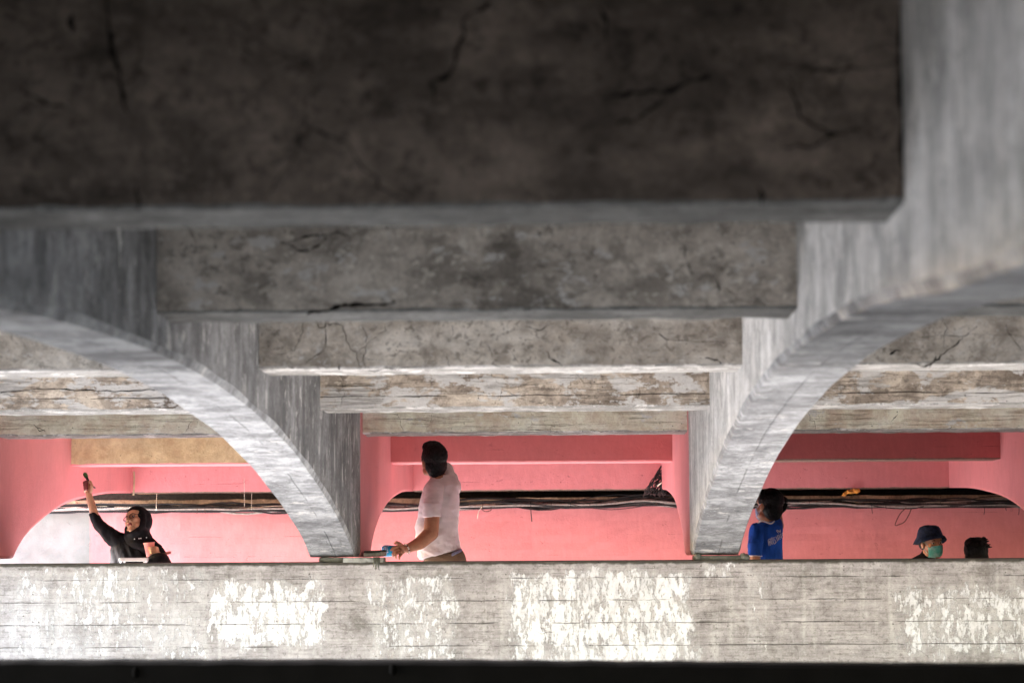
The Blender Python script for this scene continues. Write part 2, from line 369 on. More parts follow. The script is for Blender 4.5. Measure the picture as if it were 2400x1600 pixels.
ARCH = [(-1.6, 0.0), (-.8, .15), (.4, .27), (1.8, .36), (3.3, .435), (4.7, .505), (5.6, .575), (6.4, .622), (7.3, .652), (8.2, .664), (8.9, .66), (9.7, .64), (10.5, .60),
        (11.2, .555), (11.9, .495), (12.5, .43), (13.0, .365), (13.5, .30), (14.0, .22), (14.5, .135), (14.85, .062), (15.08, .008), (15.16, -.018), (15.24, -.030), (15.50, -.031)]
PARCH = [(15.53, -.03), (16.2, -.03), (16.32, .0), (16.45, .06), (16.65, .13), (17.0, .215), (17.5, .31), (18.1, .385), (18.8, .44), (19.6, .485), (20.74, .515)]
def interp(t, y):
    if y <= t[0][0]: return t[0][1]
    for (a, za), (b, zb) in zip(t, t[1:]):
        if y <= b: return za + (zb-za)*(y-a)/(b-a)
    return t[-1][1]
def smooth_tab(t, step):
    q = catmull([Vector((a, b, 0)) for a, b in t], 8)
    return [(v.x, v.y) for v in q]
bridge = empty('concrete_bridge', (0, 8, 0), 'old grey concrete arch bridge seen from below, with a pink painted rear bay', 'bridge')
TOP = 1.32
def rib(x0, tab, mside, msof, label=None, ch=.018, seed=0):
    bm = bmesh.new(); rings = []
    tb = smooth_tab(tab, .2)
    x1 = x0+T
    for i, (y, z) in enumerate(tb):
        j1 = .004*noise.noise(Vector((seed, y*1.1, 1)))+.0022*noise.noise(Vector((seed, y*13, 1))); j2 = .004*noise.noise(Vector((seed+5, y*1.1, 2)))+.0022*noise.noise(Vector((seed+5, y*13, 1)))
        c1 = ch*(1+.5*noise.noise(Vector((seed+2, y*1.3, 0)))); c2 = ch*(1+.5*noise.noise(Vector((seed+7, y*1.3, 0))))
        w = [Vector((x0, y, TOP)), Vector((x0, y, z+.4)), Vector((x0, y, z+c1*1.5+j1)), Vector((x0+c1*.7, y, z+j1*.4)),
             Vector((x0+T*.35, y, z+j1*.3)), Vector((x0+T*.65, y, z+j2*.3)),
             Vector((x1-c2*.7, y, z+j2*.4)), Vector((x1, y, z+c2*1.5+j2)), Vector((x1, y, z+.4)), Vector((x1, y, TOP))]
        rings.append(w)
    loft(bm, rings)
    for f in bm.faces:
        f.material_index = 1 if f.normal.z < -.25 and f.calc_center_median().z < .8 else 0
    bmesh.ops.recalc_face_normals(bm, faces=bm.faces)
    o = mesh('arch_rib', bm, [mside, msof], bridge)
    if label: o['label'] = label
    return o
for i, (x0, s) in enumerate(RIBS):
    rib(x0, ARCH, M['rib_'+s], M['soffit'], seed=i*3.1, label='concrete arch rib, side light put into its pale colour' if s == 'r' else 'weathered concrete arch rib, shade put into its grey')
    rib(x0, PARCH, M['pink'], M['pink'], 'pink painted arch rib behind the pier', .012, seed=i*7.7+20)

def beam(i, k, Y, th, zb, mats, cracks=(), top=TOP, label=None, ch=.009, rough=.0042):
    """cross beam between rib k and rib k+1"""
    xa, xb = RIBS[k][0]+T, RIBS[k+1][0]
    bm = bmesh.new(); rings = []
    n = max(24, int((xb-xa)/.03))
    for j in range(n+1):
        x = xa + (xb-xa)*j/n
        s = i*11+k*5
        a = rough*noise.noise(Vector((x*5, s, 0)))*1.6 + rough*noise.noise(Vector((x*19, s, 4)))
        b = rough*noise.noise(Vector((x*6, s, 9)))*1.6 + rough*noise.noise(Vector((x*23, s, 7)))
        c1 = ch*(1+.6*noise.noise(Vector((x*9, s, 3))))
        rings.append([Vector((x, Y, top)), Vector((x, Y+a*.3, zb+.25)), Vector((x, Y+a*.4, zb+c1+a)), Vector((x, Y+c1*.5+a*.5, zb+a*.6)), Vector((x, Y+th*.5, zb)),
                      Vector((x, Y+th-c1*.5+b*.5, zb+b*.8)), Vector((x, Y+th, zb+c1+b)), Vector((x, Y+th, top))])
    loft(bm, rings)
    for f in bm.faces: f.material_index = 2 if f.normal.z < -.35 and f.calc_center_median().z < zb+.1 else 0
    for pts, wd in cracks: ribbon(bm, pts, wd, Y)
    o = mesh('cross_beam', bm, mats, bridge)
    if label: o['label'] = label
    return o
CR1 = [([(247, -10), (262, 90), (275, 150), (285, 210), (298, 272)], .017), ([(322, 440), (325, 495)], .016),
       ([(1150, 5), (1100, 40), (1080, 90), (1060, 160), (1045, 180), (1022, 195), (1020, 245)], .012),
       ([(1410, 228), (1480, 215), (1560, 215), (1640, 185), (1655, 170)], .012), ([(1560, 215), (1535, 250), (1500, 275), (1440, 290)], .008),
       ([(1840, 155), (1900, 165), (1980, 160), (2110, 152)], .006), ([(1848, 180), (1865, 250), (1890, 290), (1960, 310), (2020, 308)], .007),
       ([(1830, 345), (1900, 340), (1960, 315), (2010, 305)], .006), ([(165, 30), (172, 80)], .016), ([(1775, 440), (1780, 475)], .016),
       ([(40, 210), (100, 240), (150, 260)], .006), ([(1400, 15), (1420, 60), (1425, 100)], .010), ([(2112, 10), (2108, 130), (2112, 260), (2110, 470)], .012)]
CR2 = [([(655, 570), (700, 585), (740, 575), (770, 555), (800, 545)], .012), ([(700, 585), (680, 575), (700, 560), (760, 548), (830, 555)], .008),
       ([(720, 735), (780, 722), (830, 715), (930, 712)], .022), ([(560, 590), (566, 620), (570, 650)], .005), ([(1690, 700), (1680, 660), (1672, 640)], .007),
       ([(1600, 548), (1605, 590), (1620, 640)], .005)]
CR3 = [([(760, 765), (763, 800), (752, 825), (715, 850)], .006), ([(848, 765), (860, 785), (856, 820), (852, 865)], .008), ([(860, 840), (885, 843)], .005),
       ([(1240, 765), (1268, 772), (1285, 760)], .012), ([(1283, 825), (1290, 840), (1305, 850), (1320, 858)], .007), ([(1045, 838), (1052, 856)], .006),
       ([(1530, 780), (1560, 792), (1600, 798), (1735, 803)], .006), ([(1655, 835), (1680, 842), (1692, 852)], .010), ([(1060, 762), (1062, 790)], .005),
       ([(795, 855), (797, 868)], .008), ([(1140, 800), (1155, 845)], .004), ([(1655, 760), (1640, 790)], .003), ([(860, 868), (960, 862)], .007), ([(1150, 857), (1200, 860)], .007)]
CR3R = [([(2290, 765), (2255, 795), (2215, 825), (2185, 850), (2178, 860)], .009), ([(2190, 832), (2182, 850), (2160, 860), (2145, 852)], .012), ([(2110, 820), (2080, 832)], .016),
        ([(2360, 760), (2365, 785), (2390, 815), (2400, 822)], .006), ([(2150, 790), (2290, 785)], .004), ([(2300, 785), (2398, 787)], .003)]
CR4 = [([(757, 900), (830, 905), (960, 897)], .006), ([(1180, 915), (1240, 940), (1300, 945)], .004), ([(1500, 905), (1495, 935)], .004)]
CR4L = [([(0, 918), (120, 912), (250, 916), (365, 914)], .010), ([(10, 925), (70, 930)], .006)]
CR5 = [([(1288, 995), (1300, 1000)], .012), ([(1150, 1008), (1250, 1006), (1310, 1012)], .004), ([(1380, 1006), (1420, 1012)], .005)]
CR5L = [([(78, 993), (88, 1001), (97, 1004), (106, 1012)], .013), ([(84, 1000), (94, 1010), (104, 1008)], .010), ([(450, 985), (440, 1003), (432, 1016)], .005), ([(455, 1010), (468, 1022)], .004)]
CR5R = [([(2105, 968), (2098, 978), (2088, 988)], .008), ([(2220, 1005), (2240, 998)], .005), ([(2380, 1002), (2390, 996)], .006)]
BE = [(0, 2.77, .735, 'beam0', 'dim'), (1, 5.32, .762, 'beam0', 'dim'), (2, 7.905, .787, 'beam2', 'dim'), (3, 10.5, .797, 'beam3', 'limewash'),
      (4, 13.05, .772, 'beam4', 'limewash'), (5, 15.68, .765, 'beam5', 'limewash')]
CRK = {(1, 1): CR1, (2, 1): CR2, (3, 1): CR3, (3, 2): CR3R, (4, 1): CR4, (4, 0): CR4L, (5, 1): CR5, (5, 0): CR5L, (5, 2): CR5R}
LAB = {0: None, 1: 'stained cross beam nearest to the viewer, shade put into its dark colour', 2: 'dark stained cross beam, second from the front', 3: 'pale cracked cross beam', 4: 'cross beam with flaking whitewash', 5: 'tan cross beam next to the pink paint'}
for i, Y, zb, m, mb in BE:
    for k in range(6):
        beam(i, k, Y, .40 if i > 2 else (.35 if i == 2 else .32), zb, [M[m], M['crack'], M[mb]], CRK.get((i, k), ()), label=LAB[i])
for k in range(6):       # the beam inside the painted bay
    if k == 0:
        beam(6, k, 18.1, .42, .662, [M['ochre'], M['crack'], M['pink']], label='ochre unpainted cross beam with pink underside', rough=.002, ch=.01)
    elif k == 1:
        beam(6, k, 18.1, .38, .662, [M['pinkb'], M['crack'], M['pink']], label='pink painted cross beam', rough=.002, ch=.01)
    else:
        beam(6, k, 18.1, .38, .662, [M['pinkb'], M['crack'], M['brownedge']], label='pink cross beam with bare brown underside', rough=.002, ch=.01)
    beam(7, k, 20.6, .4, .512, [M['pink'], M['crack'], M['brownedge']], label='pink end beam above the cables', rough=.003, ch=.008)
bm = bmesh.new(); box(bm, -4.9, 12.2, -3.0, 24, TOP-.002, TOP+.28, .02)  # unseen right end stretched to keep sky light off that side
mesh('deck_slab', bm, M['deck'], bridge)

# pier that carries the ribs
bm = bmesh.new()
pr = []
for j in range(0, 421):
    x = -9 + 18*j/420
    a = .007*noise.noise(Vector((x*4, 0, 0)))+.006*noise.noise(Vector((x*15, 3, 0))); b = .006*noise.noise(Vector((x*11, 6, 0)))
    pr.append([Vector((x, 15.1, -1.9)), Vector((x, 15.1+b*.3, -.3)), Vector((x, 15.1+a*.4, -.080+a)), Vector((x, 15.115+a, -.064+a*.5)), Vector((x, 15.6, -.062)), Vector((x, 16.3, -.064)), Vector((x, 16.3, -2.3)), Vector((x, 15.1, -2.3))])
loft(bm, pr)
tag(mesh('pier_wall', bm, M['pier'], loc=(0, 15.1, 0)), 'long low concrete wall with peeling white patches under the feet of the arches', 'wall')
# abutment behind the painted bay
bm = bmesh.new()
gx, gz = 240, 22
vv = [[bm.verts.new((-11+22*i/gx, 20.78+.012*fbm((-11+22*i/gx, 0, j*.07), 1.5, 5)+.004*noise.noise(Vector((i*.9, j*.8, 0))), -.96+(1.335*j/gz))) for j in range(gz+1)] for i in range(gx+1)]
for i in range(gx):
    for j in range(gz): bm.faces.new((vv[i][j], vv[i+1][j], vv[i+1][j+1], vv[i][j+1]))
for i in range(gx):
    pass
back = [bm.verts.new((-11+22*i/gx, 21.3, .375)) for i in range(gx+1)]
for i in range(gx): bm.faces.new((vv[i][gz], vv[i+1][gz], back[i+1], back[i]))
aw = mesh('abutment_wall', bm, M['wallp'], loc=(0, 20.78, -.96)); tag(aw, 'pink painted rear wall behind the people, bare plaster at its left end', 'wall')
bm = bmesh.new()
lr = []
for j in range(221):
    x = -11+22*j/220; a = .006*noise.noise(Vector((x*7, 2, 2)))+.005*noise.noise(Vector((x*21, 2, 2)))
    lr.append([Vector((x, 20.80+a, .372)), Vector((x, 20.80+a, .456+a)), Vector((x, 21.25, .452)), Vector((x, 21.25, .372))])
loft(bm, lr); mesh('ledge', bm, M['ledge'], aw)
bm = bmesh.new(); box(bm, -11, 11, 21.25, 21.6, -.96, TOP); mesh('rear_face', bm, M['dark'], aw)  # backing painted near black for the shade inside the gap
# dark beam in the foreground, out of focus
bm = bmesh.new(); fr = []
for j in range(121):
    x = -2.6+5.6*j/120; zt = P(1347+x/9*F, 1549+11*max(0, min(1, (x+.6)/2.2)), 9.0).z + .004*noise.noise(Vector((x*9, 0, 0)))
    fr.append([Vector((x, 9, -2.35)), Vector((x, 9, zt-.012)), Vector((x, 9.012, zt)), Vector((x, 9.2, zt)), Vector((x, 9.2, -2.35))])
loft(bm, fr)
fm = plain('black_painted_wood', (.003, .0028, .003), .9, .05, sc=8)
fw = mesh('foreground_wall', bm, fm, loc=(0, 9, -2.35)); tag(fw, 'black out of focus wall top along the bottom edge of the picture', 'wall')
for px, py in ((318, 1575), (921, 1568)):
    bm = bmesh.new(); c = P(px, py, 8.99); bmesh.ops.create_uvsphere(bm, u_segments=12, v_segments=8, radius=.017, matrix=Matrix.Translation(c) @ Matrix.Diagonal((.8, .4, 1.3, 1)))
    mesh('bolt_head', bm, plain('dull_bolt', (.0015, .0015, .0015), 1, 0), fw, True)
# ================================================================ small things on the pier
def P0(px, py, Y): return P(px, py, Y)
def xs(px, py, Y): return P(px, py, Y).x
def rough_box(name, p0, p1, y0, y1, mat, label, cat, tilt=0, amp=.004, group=None):
    """slab whose front spans two picture corners"""
    a = P(p0[0], p0[1], y0); b = P(p1[0], p1[1], y0)
    bm = bmesh.new(); box(bm, a.x, b.x, y0, y1, min(a.z, b.z), max(a.z, b.z), .004)
    bmesh.ops.subdivide_edges(bm, edges=bm.edges[:], cuts=5, use_grid_fill=True)
    c = (a+b)/2
    for v in bm.verts:
        v.co += Vector((noise.noise(v.co*14), noise.noise(v.co*17+Vector((5, 5, 5))), noise.noise(v.co*15+Vector((9, 1, 5)))))*amp
        v.co.z += (v.co.x-c.x)*tilt
    o = mesh(name, bm, mat, loc=(c.x, (y0+y1)/2, min(a.z, b.z)))
    return tag(o, label, cat, group)
rough_box('foot_pad', (748, 1306), (806, 1316.5), 15.14, 15.45, M['moss'], 'dark pad in the slot under the left arch foot', 'pad')  # dark block filling the slot under the rib
rough_box('concrete_block', (804, 1306.5), (899, 1319), 15.115, 15.3, M['block'], 'flat grey block wedged beneath the foot of the left arch', 'block')
rough_box('concrete_block', (852, 1294), (894, 1303), 15.6, 16.0, M['rib_r'], 'small upper slab beside the left arch foot, behind the wedged block', 'block', tilt=.05)
rough_box('dark_slab', (852, 1289.5), (894, 1293.5), 15.58, 16.02, M['moss'], 'thin black strip lying on the small upper slab', 'slab', tilt=.05)
rough_box('foot_pad', (1628, 1302), (1748, 1311), 15.13, 15.45, M['moss'], 'dark mortar bed under the right arch foot', 'pad')
for px, py, r, lb in ((1634, 1303, 9, 'crusty dark lump of mortar at the left of the right arch foot'), (1745, 1303, 11, 'round mossy lump of mortar between right arch foot and blue shirt')):
    bm = bmesh.new(); c = P(px, py, 15.14); rr = r/5667*15
    bmesh.ops.create_icosphere(bm, subdivisions=3, radius=rr, matrix=Matrix.Translation(c) @ Matrix.Diagonal((1, .8, .85, 1)))
    for v in bm.verts: v.co += (v.co-c)*.5*fbm(v.co, 30, 4)
    tag(mesh('mortar_lump', bm, M['moss'], None, True, loc=c), lb, 'mortar')
bm = bmesh.new()
for k in range(5):
    x = 876+k*3; q = [P(x, 1306, 15.10), P(x+1, 1318, 15.07), P(x-1+2*(k % 2), 1324+3*(k % 3), 15.075), P(x+(k % 3), 1328+4*((k*2) % 3), 15.075)]
    tube(bm, catmull(q, 4), [.006, .006, .0055, .005, .005, .004, .004, .004, .0035, .003, .003, .002, .001][:len(catmull(q, 4))], 6)
tag(mesh('rag', bm, M['moss'], None, True, loc=P(880, 1320, 15.1)), 'black shred of rag hanging over the edge of the wall beside the wedged block', 'rag')

# ================================================================ cables on the abutment
MB = plain('black_cable_sheath', (.018, .017, .018), .5, .4, bump=0)
MG = plain('grey_cable_sheath', (.30, .27, .25), .5, .4, bump=0)
MW = plain('pale_wire', (.70, .62, .52), .5, .4, bump=0)
MP = plain('tan_pipe', (.42, .33, .20), .6, .4, sc=12)
MR = plain('rusty_wire', (.10, .05, .04), .8, .2, bump=0)
cb = empty('cable_bundle', (0, 20.7, .40), 'thick bundle of black cables running along the top of the pink rear wall', 'cables')
rnd = random.Random(3)
for k in range(34):
    bm = bmesh.new(); pts = []
    ph = rnd.uniform(0, 50); r = rnd.choice((.004, .006, .008, .010)); y0 = rnd.uniform(20.60, 20.74); z0 = rnd.gauss(.382, .013)
    for i in range(100):
        x = -5.4+11.2*i/99
        s = noise.noise(Vector((x*(.9 if k % 3 else 1.8), ph, 0)))*(.022 if k % 3 else .045)*(1.4 if x > -1.2 else 1) + noise.noise(Vector((x*3, ph, 3)))*.012
        cen = .045*math.exp(-((x-.62)/.30)**2)+.020*math.exp(-((x+.3)/.6)**2)+(.010 if 1.2 < x < 2.3 else 0)
        pts.append((x, y0+noise.noise(Vector((x, ph, 9)))*.02, z0+s+cen))
    tube(bm, pts, r, 6)
    mesh('cable', bm, MG if k % 7 == 3 else (MW if k in (5, 19) else MB), cb, True)
def wire(name, pts, Y, r, mat, label, k=8, cat='wire'):
    bm = bmesh.new(); q = catmull([P(a, b, Y) for a, b in pts], k); tube(bm, q, r, 6)
    return tag(mesh(name, bm, mat, None, True, loc=q[0]), label, cat)
wire('loose_cable', [(1330, 1180), (1380, 1189), (1435, 1193.5), (1490, 1188), (1540, 1178)], 20.55, .0035, MB, 'single black cable sagging below the bundle in the middle bay', cat='cable')
wire('loose_cable', [(905, 1183), (912, 1188), (935, 1190), (950, 1185), (958, 1180)], 20.55, .0035, MR, 'short brown cable loop left of the man in white', cat='cable')
wire('loose_cable', [(2124, 1188), (2108, 1206), (2098, 1229), (2106, 1229), (2120, 1222), (2130, 1206), (2136, 1192)], 20.5, .004, MR, 'open cable loop dangling above the bucket hat', cat='cable')
wire('loose_cable', [(2030, 1180), (2060, 1187), (2100, 1191), (2140, 1191), (2165, 1186)], 20.52, .005, MB, 'drooping black cable in the right bay above the open loop', cat='cable')
wire('loose_cable', [(1132, 1180), (1130, 1192), (1138, 1198), (1150, 1195), (1152, 1186)], 20.5, .0035, MR, 'small ring of cable hanging just right of the man in white', cat='cable')
wire('loose_cable', [(1131, 1186), (1122, 1198), (1119, 1215)], 20.52, .003, MW, 'pale wire end hanging straight below the small cable ring', cat='cable')
wire('steel_rod', [(1243.5, 1176), (1244.5, 1200), (1246.5, 1222)], 20.5, .0045, MB, 'thin dark rod hanging down the pink wall in the middle bay', cat='rod')
wire('pale_wire', [(572, 1122), (572.5, 1150), (573, 1187)], 20.5, .0016, MW, 'longer of two thin pale wires left of the left arch foot', cat='wire')
wire('pale_wire', [(590, 1154), (589.5, 1175), (589.5, 1194)], 20.5, .0016, MW, 'shorter of two thin pale wires left of the left arch foot', cat='wire')
wire('pale_wire', [(367.5, 1156), (366.5, 1176), (366, 1196)], 20.5, .0018, MW, 'thin pale wire crossing the cables right of the woman in black', cat='wire')
wire('conduit', [(314, 1104), (314.5, 1130), (313, 1160)], 20.52, .008, MP, 'thin upright tan conduit in the corner above the woman in black', cat='pipe')
for i, (a, b, l) in enumerate([(1337, 1178, 12), (1292, 1180, 10), (1382, 1180, 8), (2043, 1184, 19), (2307, 1190, 15), (2357, 1188, 8), (2388, 1188, 18), (2076, 1184, 8), (1898, 1166, 12), (2204, 1166, 18), (462, 1194, 9), (480, 1195, 7)]):
    wire('cable_tie', [(a, b-3), (a+.5, b+l*.5), (a+(2 if i % 2 else -1), b+l)], 20.52, .0028, MR if i > 9 else MB, 'short dark tie end hanging from the cable bundle')['group'] = 'tie ends along the cable bundle'
bm = bmesh.new(); rnd = random.Random(11)
for k in range(30):
    t = rnd.random(); bx = 1505+56*rnd.random(); top = (1553+rnd.uniform(-5, 8), 1090+rnd.uniform(0, 55)*(rnd.random()))
    q = [P(*top, 20.35)]
    for s in (.3, .6, .85):
        q.append(P(top[0]+(bx-top[0])*s+rnd.uniform(-5, 5), top[1]+(1160-top[1])*s+rnd.uniform(-4, 4), 20.35+rnd.uniform(-.05, .05)))
    q.append(P(bx, 1160+rnd.uniform(-3, 4), 20.5)); tube(bm, catmull(q, 5), rnd.choice((.0028, .004, .006)), 5)
for (a, b, r) in ((1551, 1113, 7), (1548, 1116, 6), (1556, 1095, 4), (1545, 1125, 7), (1556, 1135, 6), (1530, 1150, 8)):
    for k in range(4):
        q = [P(a+r*math.cos(t*.9+k)*(1+.3*rnd.random()), b+r*.7*math.sin(t*.9+k)*(1+.4*rnd.random()), 20.33+.02*k) for t in range(8)]
        tube(bm, catmull(q, 4), .0045, 5)
tag(mesh('wire_tangle', bm, [MB], None, True, loc=P(1540, 1155, 20.4)), 'knotted tangle of dark wires rising into the corner of the middle bay', 'wires')
bm = bmesh.new(); q = [P(1541, 1138, 20.3), P(1550, 1131, 20.27), P(1557, 1124, 20.3)]; tube(bm, catmull(q, 4), .006, 6)
tag(mesh('wire_strip', bm, MW, None, True, loc=q[1]), 'short white strip caught in the wire tangle', 'strip')

# ================================================================ people
class Blob:
    """closed primitives fused into one continuous skin by a voxel remesh"""
    def __init__(s): s.bm = bmesh.new()
    def chain(s, pts, rs, n=16, squash=None):
        pts = [Vector(p) for p in pts]
        for (a, ra), (b, rb) in zip(list(zip(pts, rs)), list(zip(pts, rs))[1:]):
            d = (b-a); L = d.length
            if L < 1e-5: continue
            d.normalize(); u = d.cross(Vector((0, 0, 1)))
            if u.length < .1: u = d.cross(Vector((1, 0, 0)))
            u.normalize(); v = d.cross(u); rings = []
            for k in range(4): t = math.pi/2*(1-k/4); rings.append((a-d*ra*math.sin(t), max(.02*ra, ra*math.cos(t))))
            for k in range(0, 5): rings.append((a.lerp(b, k/4), ra+(rb-ra)*k/4))
            for k in range(1, 5): t = math.pi/2*k/4; rings.append((b+d*rb*math.sin(t), max(.02*rb, rb*math.cos(t))))
            loft(s.bm, [[c+(u*math.cos(i*math.tau/n)+v*math.sin(i*math.tau/n))*r for i in range(n)] for c, r in rings])
        return s
    def ell(s, c, r, rot=None, sub=3):
        m = Matrix.Translation(c) @ (rot.to_4x4() if rot else Matrix()) @ Matrix.Diagonal((*r, 1))
        bmesh.ops.create_icosphere(s.bm, subdivisions=sub, radius=1, matrix=m); return s
    def slices(s, sl, Y, n=28, ex=2.3):
        """horizontal rings: (y_left, y_right, x_left, x_right, half_depth[, Y])"""
        rings = []
        for q in sl:
            yy = q[5] if len(q) > 5 else Y
            a = P(q[2], q[0], yy); b = P(q[3], q[1], yy); c = (a+b)/2; h = (b-a)/2; R = []
            for i in range(n):
                t = i*math.tau/n; ct, st = math.cos(t), math.sin(t)
                ct = math.copysign(abs(ct)**(2/ex), ct); st = math.copysign(abs(st)**(2/ex), st)
                R.append(c+h*ct+Vector((0, q[4]*st, 0)))
            rings.append(R)
        loft(s.bm, rings); return s
    def done(s, name, mats, parent, vox=.006, sm=4, disp=None, pick=None, root=None):
        me = bpy.data.meshes.new('tmp'); s.bm.to_mesh(me); s.bm.free()
        o = bpy.data.objects.new('tmp', me); COL.objects.link(o)
        r = o.modifiers.new('r', 'REMESH'); r.mode = 'VOXEL'; r.voxel_size = vox
        if sm: q = o.modifiers.new('s', 'SMOOTH'); q.factor = .5; q.iterations = sm
        dg = bpy.context.evaluated_depsgraph_get(); ev = o.evaluated_get(dg)
        nm = bpy.data.meshes.new_from_object(ev); bpy.data.objects.remove(o); bpy.data.meshes.remove(me)
        bm = bmesh.new(); bm.from_mesh(nm); bpy.data.meshes.remove(nm); bm.normal_update()
        if disp:
            nn = [(v, v.normal.copy()) for v in bm.verts]
            for v, nv in nn: v.co += nv*disp(v.co, nv)
        if not isinstance(mats, (list, tuple)): mats = [mats]
        if pick:
            for f in bm.faces: f.material_index = pick(f.calc_center_median())
        return mesh(name, bm, mats, parent, True)
def Q(px, py, Y): return P(px, py, Y)
def skin_mat(name, c):
    n = N(name, .5, .4); f = n.noise(n.co, 14, 5); g = n.noise(n.co, 160, 3)
    n.col(n.mix(n.step(f, .3, .7), tuple(x*.82 for x in c), tuple(min(1, x*1.12) for x in c)))
    n.b.inputs['Subsurface Weight'].default_value = .08; n.b.inputs['Subsurface Scale'].default_value = .01
    n.bump(g, .0015, .4); return n.m
def cloth_mat(name, c, v=.18, rough=.9, wr=(5, 5, 18)):
    n = N(name, rough, .15); f = n.noise(n.map(wr), 1.6, 3, .45, .3); g = n.noise(n.co, 300, 2)
    n.col(n.mix(n.step(f, .3, .7), tuple(x*(1-v) for x in c), tuple(min(1, x*(1+v)) for x in c)))
    n.bump(n.ma('ADD', f, n.ma('MULTIPLY', g, .05)), .012, .45); return n.m
def hair_mat(name, c=(.0035, .0033, .004)):
    n = N(name, .6, .2); f = n.noise(n.map((60, 60, 14)), 1.6, 4, .6, .5)
    n.col(n.mix(n.step(f, .35, .7), c, tuple(x*2.6 for x in c))); n.bump(f, .006, .9); return n.m
SKL = skin_mat('skin_fair', (.60, .33, .20)); SKM = skin_mat('skin_tan', (.40, .19, .11)); SKC = skin_mat('skin_brown', (.42, .20, .12)); SKD = skin_mat('skin_dark_red', (.22, .05, .045))  # last tone is a darker red for the raised fist
LIP = plain('lips', (.32, .08, .07), .5, .4, bump=0); HAIR = hair_mat('black_hair')
EYE = plain('eye_dark', (.02, .015, .012), .2, .6, bump=0); EYW = plain('eye_white', (.6, .56, .52), .35, .5, bump=0)
BLK = cloth_mat('black_jersey', (.013, .012, .014), .3, .85, (26, 26, 5)); BLK2 = cloth_mat('black_scarf', (.010, .009, .011), .3, .8, (8, 8, 12))
WHT = cloth_mat('white_tshirt', (.76, .71, .74), .07, .9, (6, 6, 16)); KHA = cloth_mat('khaki_trousers', (.20, .14, .10), .2)
BLU = cloth_mat('blue_jersey', (.015, .085, .46), .35, .75, (14, 14, 4)); WTR = plain('white_trim', (.72, .70, .74), .8, bump=0)
NAV = cloth_mat('navy_hat', (.014, .022, .05), .4, .9, (20, 20, 20))
def frame(th, pitch=0, roll=0):
    return (Matrix.Rotation(math.radians(th), 3, 'Z') @ Matrix.Rotation(math.radians(pitch), 3, 'X') @ Matrix.Rotation(math.radians(roll), 3, 'Y'))
def head(B, c, R, s=1.0):
    L = lambda x, y, z: c + R @ Vector((x*s, y*s, z*s))
    E = lambda p, r: B.ell(L(*p), [q*s for q in r], R)
    E((0, -.012, .035), (.074, .092, .082)); E((0, .018, -.025), (.063, .066, .082)); E((0, .045, -.085), (.036, .034, .026))
    E((0, .066, -.098), (.020, .016, .014)); E((0, .062, .035), (.052, .026, .035))
    B.chain([L(-.032, .071, .022), L(0, .080, .020), L(.032, .071, .022)], [.011*s]*3, 10)
    B.chain([L(0, .082, .012), L(0, .098, -.012), L(0, .106, -.026)], [.007*s, .009*s, .0115*s], 10)
    for q in (-1, 1):
        E((q*.013, .092, -.029), (.009, .009, .007)); E((q*.042, .052, -.022), (.022, .024, .022)); E((q*.076, -.006, -.008), (.009, .020, .031))
        E((q*.045, .02, -.07), (.022, .04, .028))
    E((0, .086, -.054), (.020, .009, .005)); E((0, .083, -.063), (.017, .009, .0055))
    return L
def eyes(c, R, s, parent):
    L = lambda x, y, z: c + R @ Vector((x*s, y*s, z*s))
    for q in (-1, 1):
        bm = bmesh.new()
        bmesh.ops.create_uvsphere(bm, u_segments=16, v_segments=10, radius=1, matrix=Matrix.Translation(L(q*.031, .0715, .004)) @ R.to_4x4() @ Matrix.Diagonal((.013*s, .0075*s, .0062*s, 1)))
        k = len(bm.faces)
        bmesh.ops.create_uvsphere(bm, u_segments=12, v_segments=8, radius=1, matrix=Matrix.Translation(L(q*.031, .0765, .004)) @ R.to_4x4() @ Matrix.Diagonal((.0062*s, .004*s, .0062*s, 1)))
        for f in list(bm.faces)[k:]: f.material_index = 1
        mesh('eye', bm, [EYW, EYE], parent, True)
        bm = bmesh.new(); tube(bm, [L(q*.014, .082, .021), L(q*.030, .083, .027), L(q*.046, .072, .022)], [.0022*s, .0035*s, .0018*s], 6)
        mesh('eyebrow', bm, HAIR, parent, True)
def wrinkle(amp, sc=(9, 9, 30), seed=0, thr=0):
    return lambda p, n: amp*noise.noise(Vector((p.x*sc[0]+seed+noise.noise(p*6)*1.5, p.y*sc[1], p.z*sc[2]+noise.noise(p*4+Vector((3, 3, 3)))*2.5)))
def hairy(amp, sc=70):
    return lambda p, n: amp*(noise.noise(p*sc)+.6*noise.noise(p*sc*2.3))
from mathutils.bvhtree import BVHTree
def on_surface(o, pts, off=.0025):
    """points of the picture dropped on the front of object o"""
    me = o.data; off0 = wloc(o); tr = BVHTree.FromPolygons([v.co+off0 for v in me.vertices], [tuple(p.vertices) for p in me.polygons]); out = []
    for a, b in pts:
        d = P(a, b, 1).normalized(); h = tr.ray_cast(Vector((0, 0, 0)), d)
        if h[0] is not None: out.append(h[0]-d*off)
    return out
def strokes(name, o, lines, r, mat, parent, k=3):
    bm = bmesh.new()
    for l in lines:
        q = on_surface(o, l)
        if len(q) > 1: tube(bm, catmull(q, k), r, 6)
    return mesh(name, bm, mat, parent, True)

# ---- woman in black painting overhead
YW = 17.0; W = empty('person', P(305, 1315, YW)*1 + Vector((0, 0, -.88)), 'woman in black headscarf and glasses reaching up with a brush, holding a pink cup', 'person')
R = frame(180-36, 20, 22); s = .93
hc = Q(304, 1211.5, 16.93) - R @ Vector((0, .078*s, .008*s))
B = Blob(); Lh = head(B, hc, R, s)
B.chain([Lh(0, -.01, -.06), Q(312, 1262, 17.02)], [.052, .055])
Z1 = 16.93
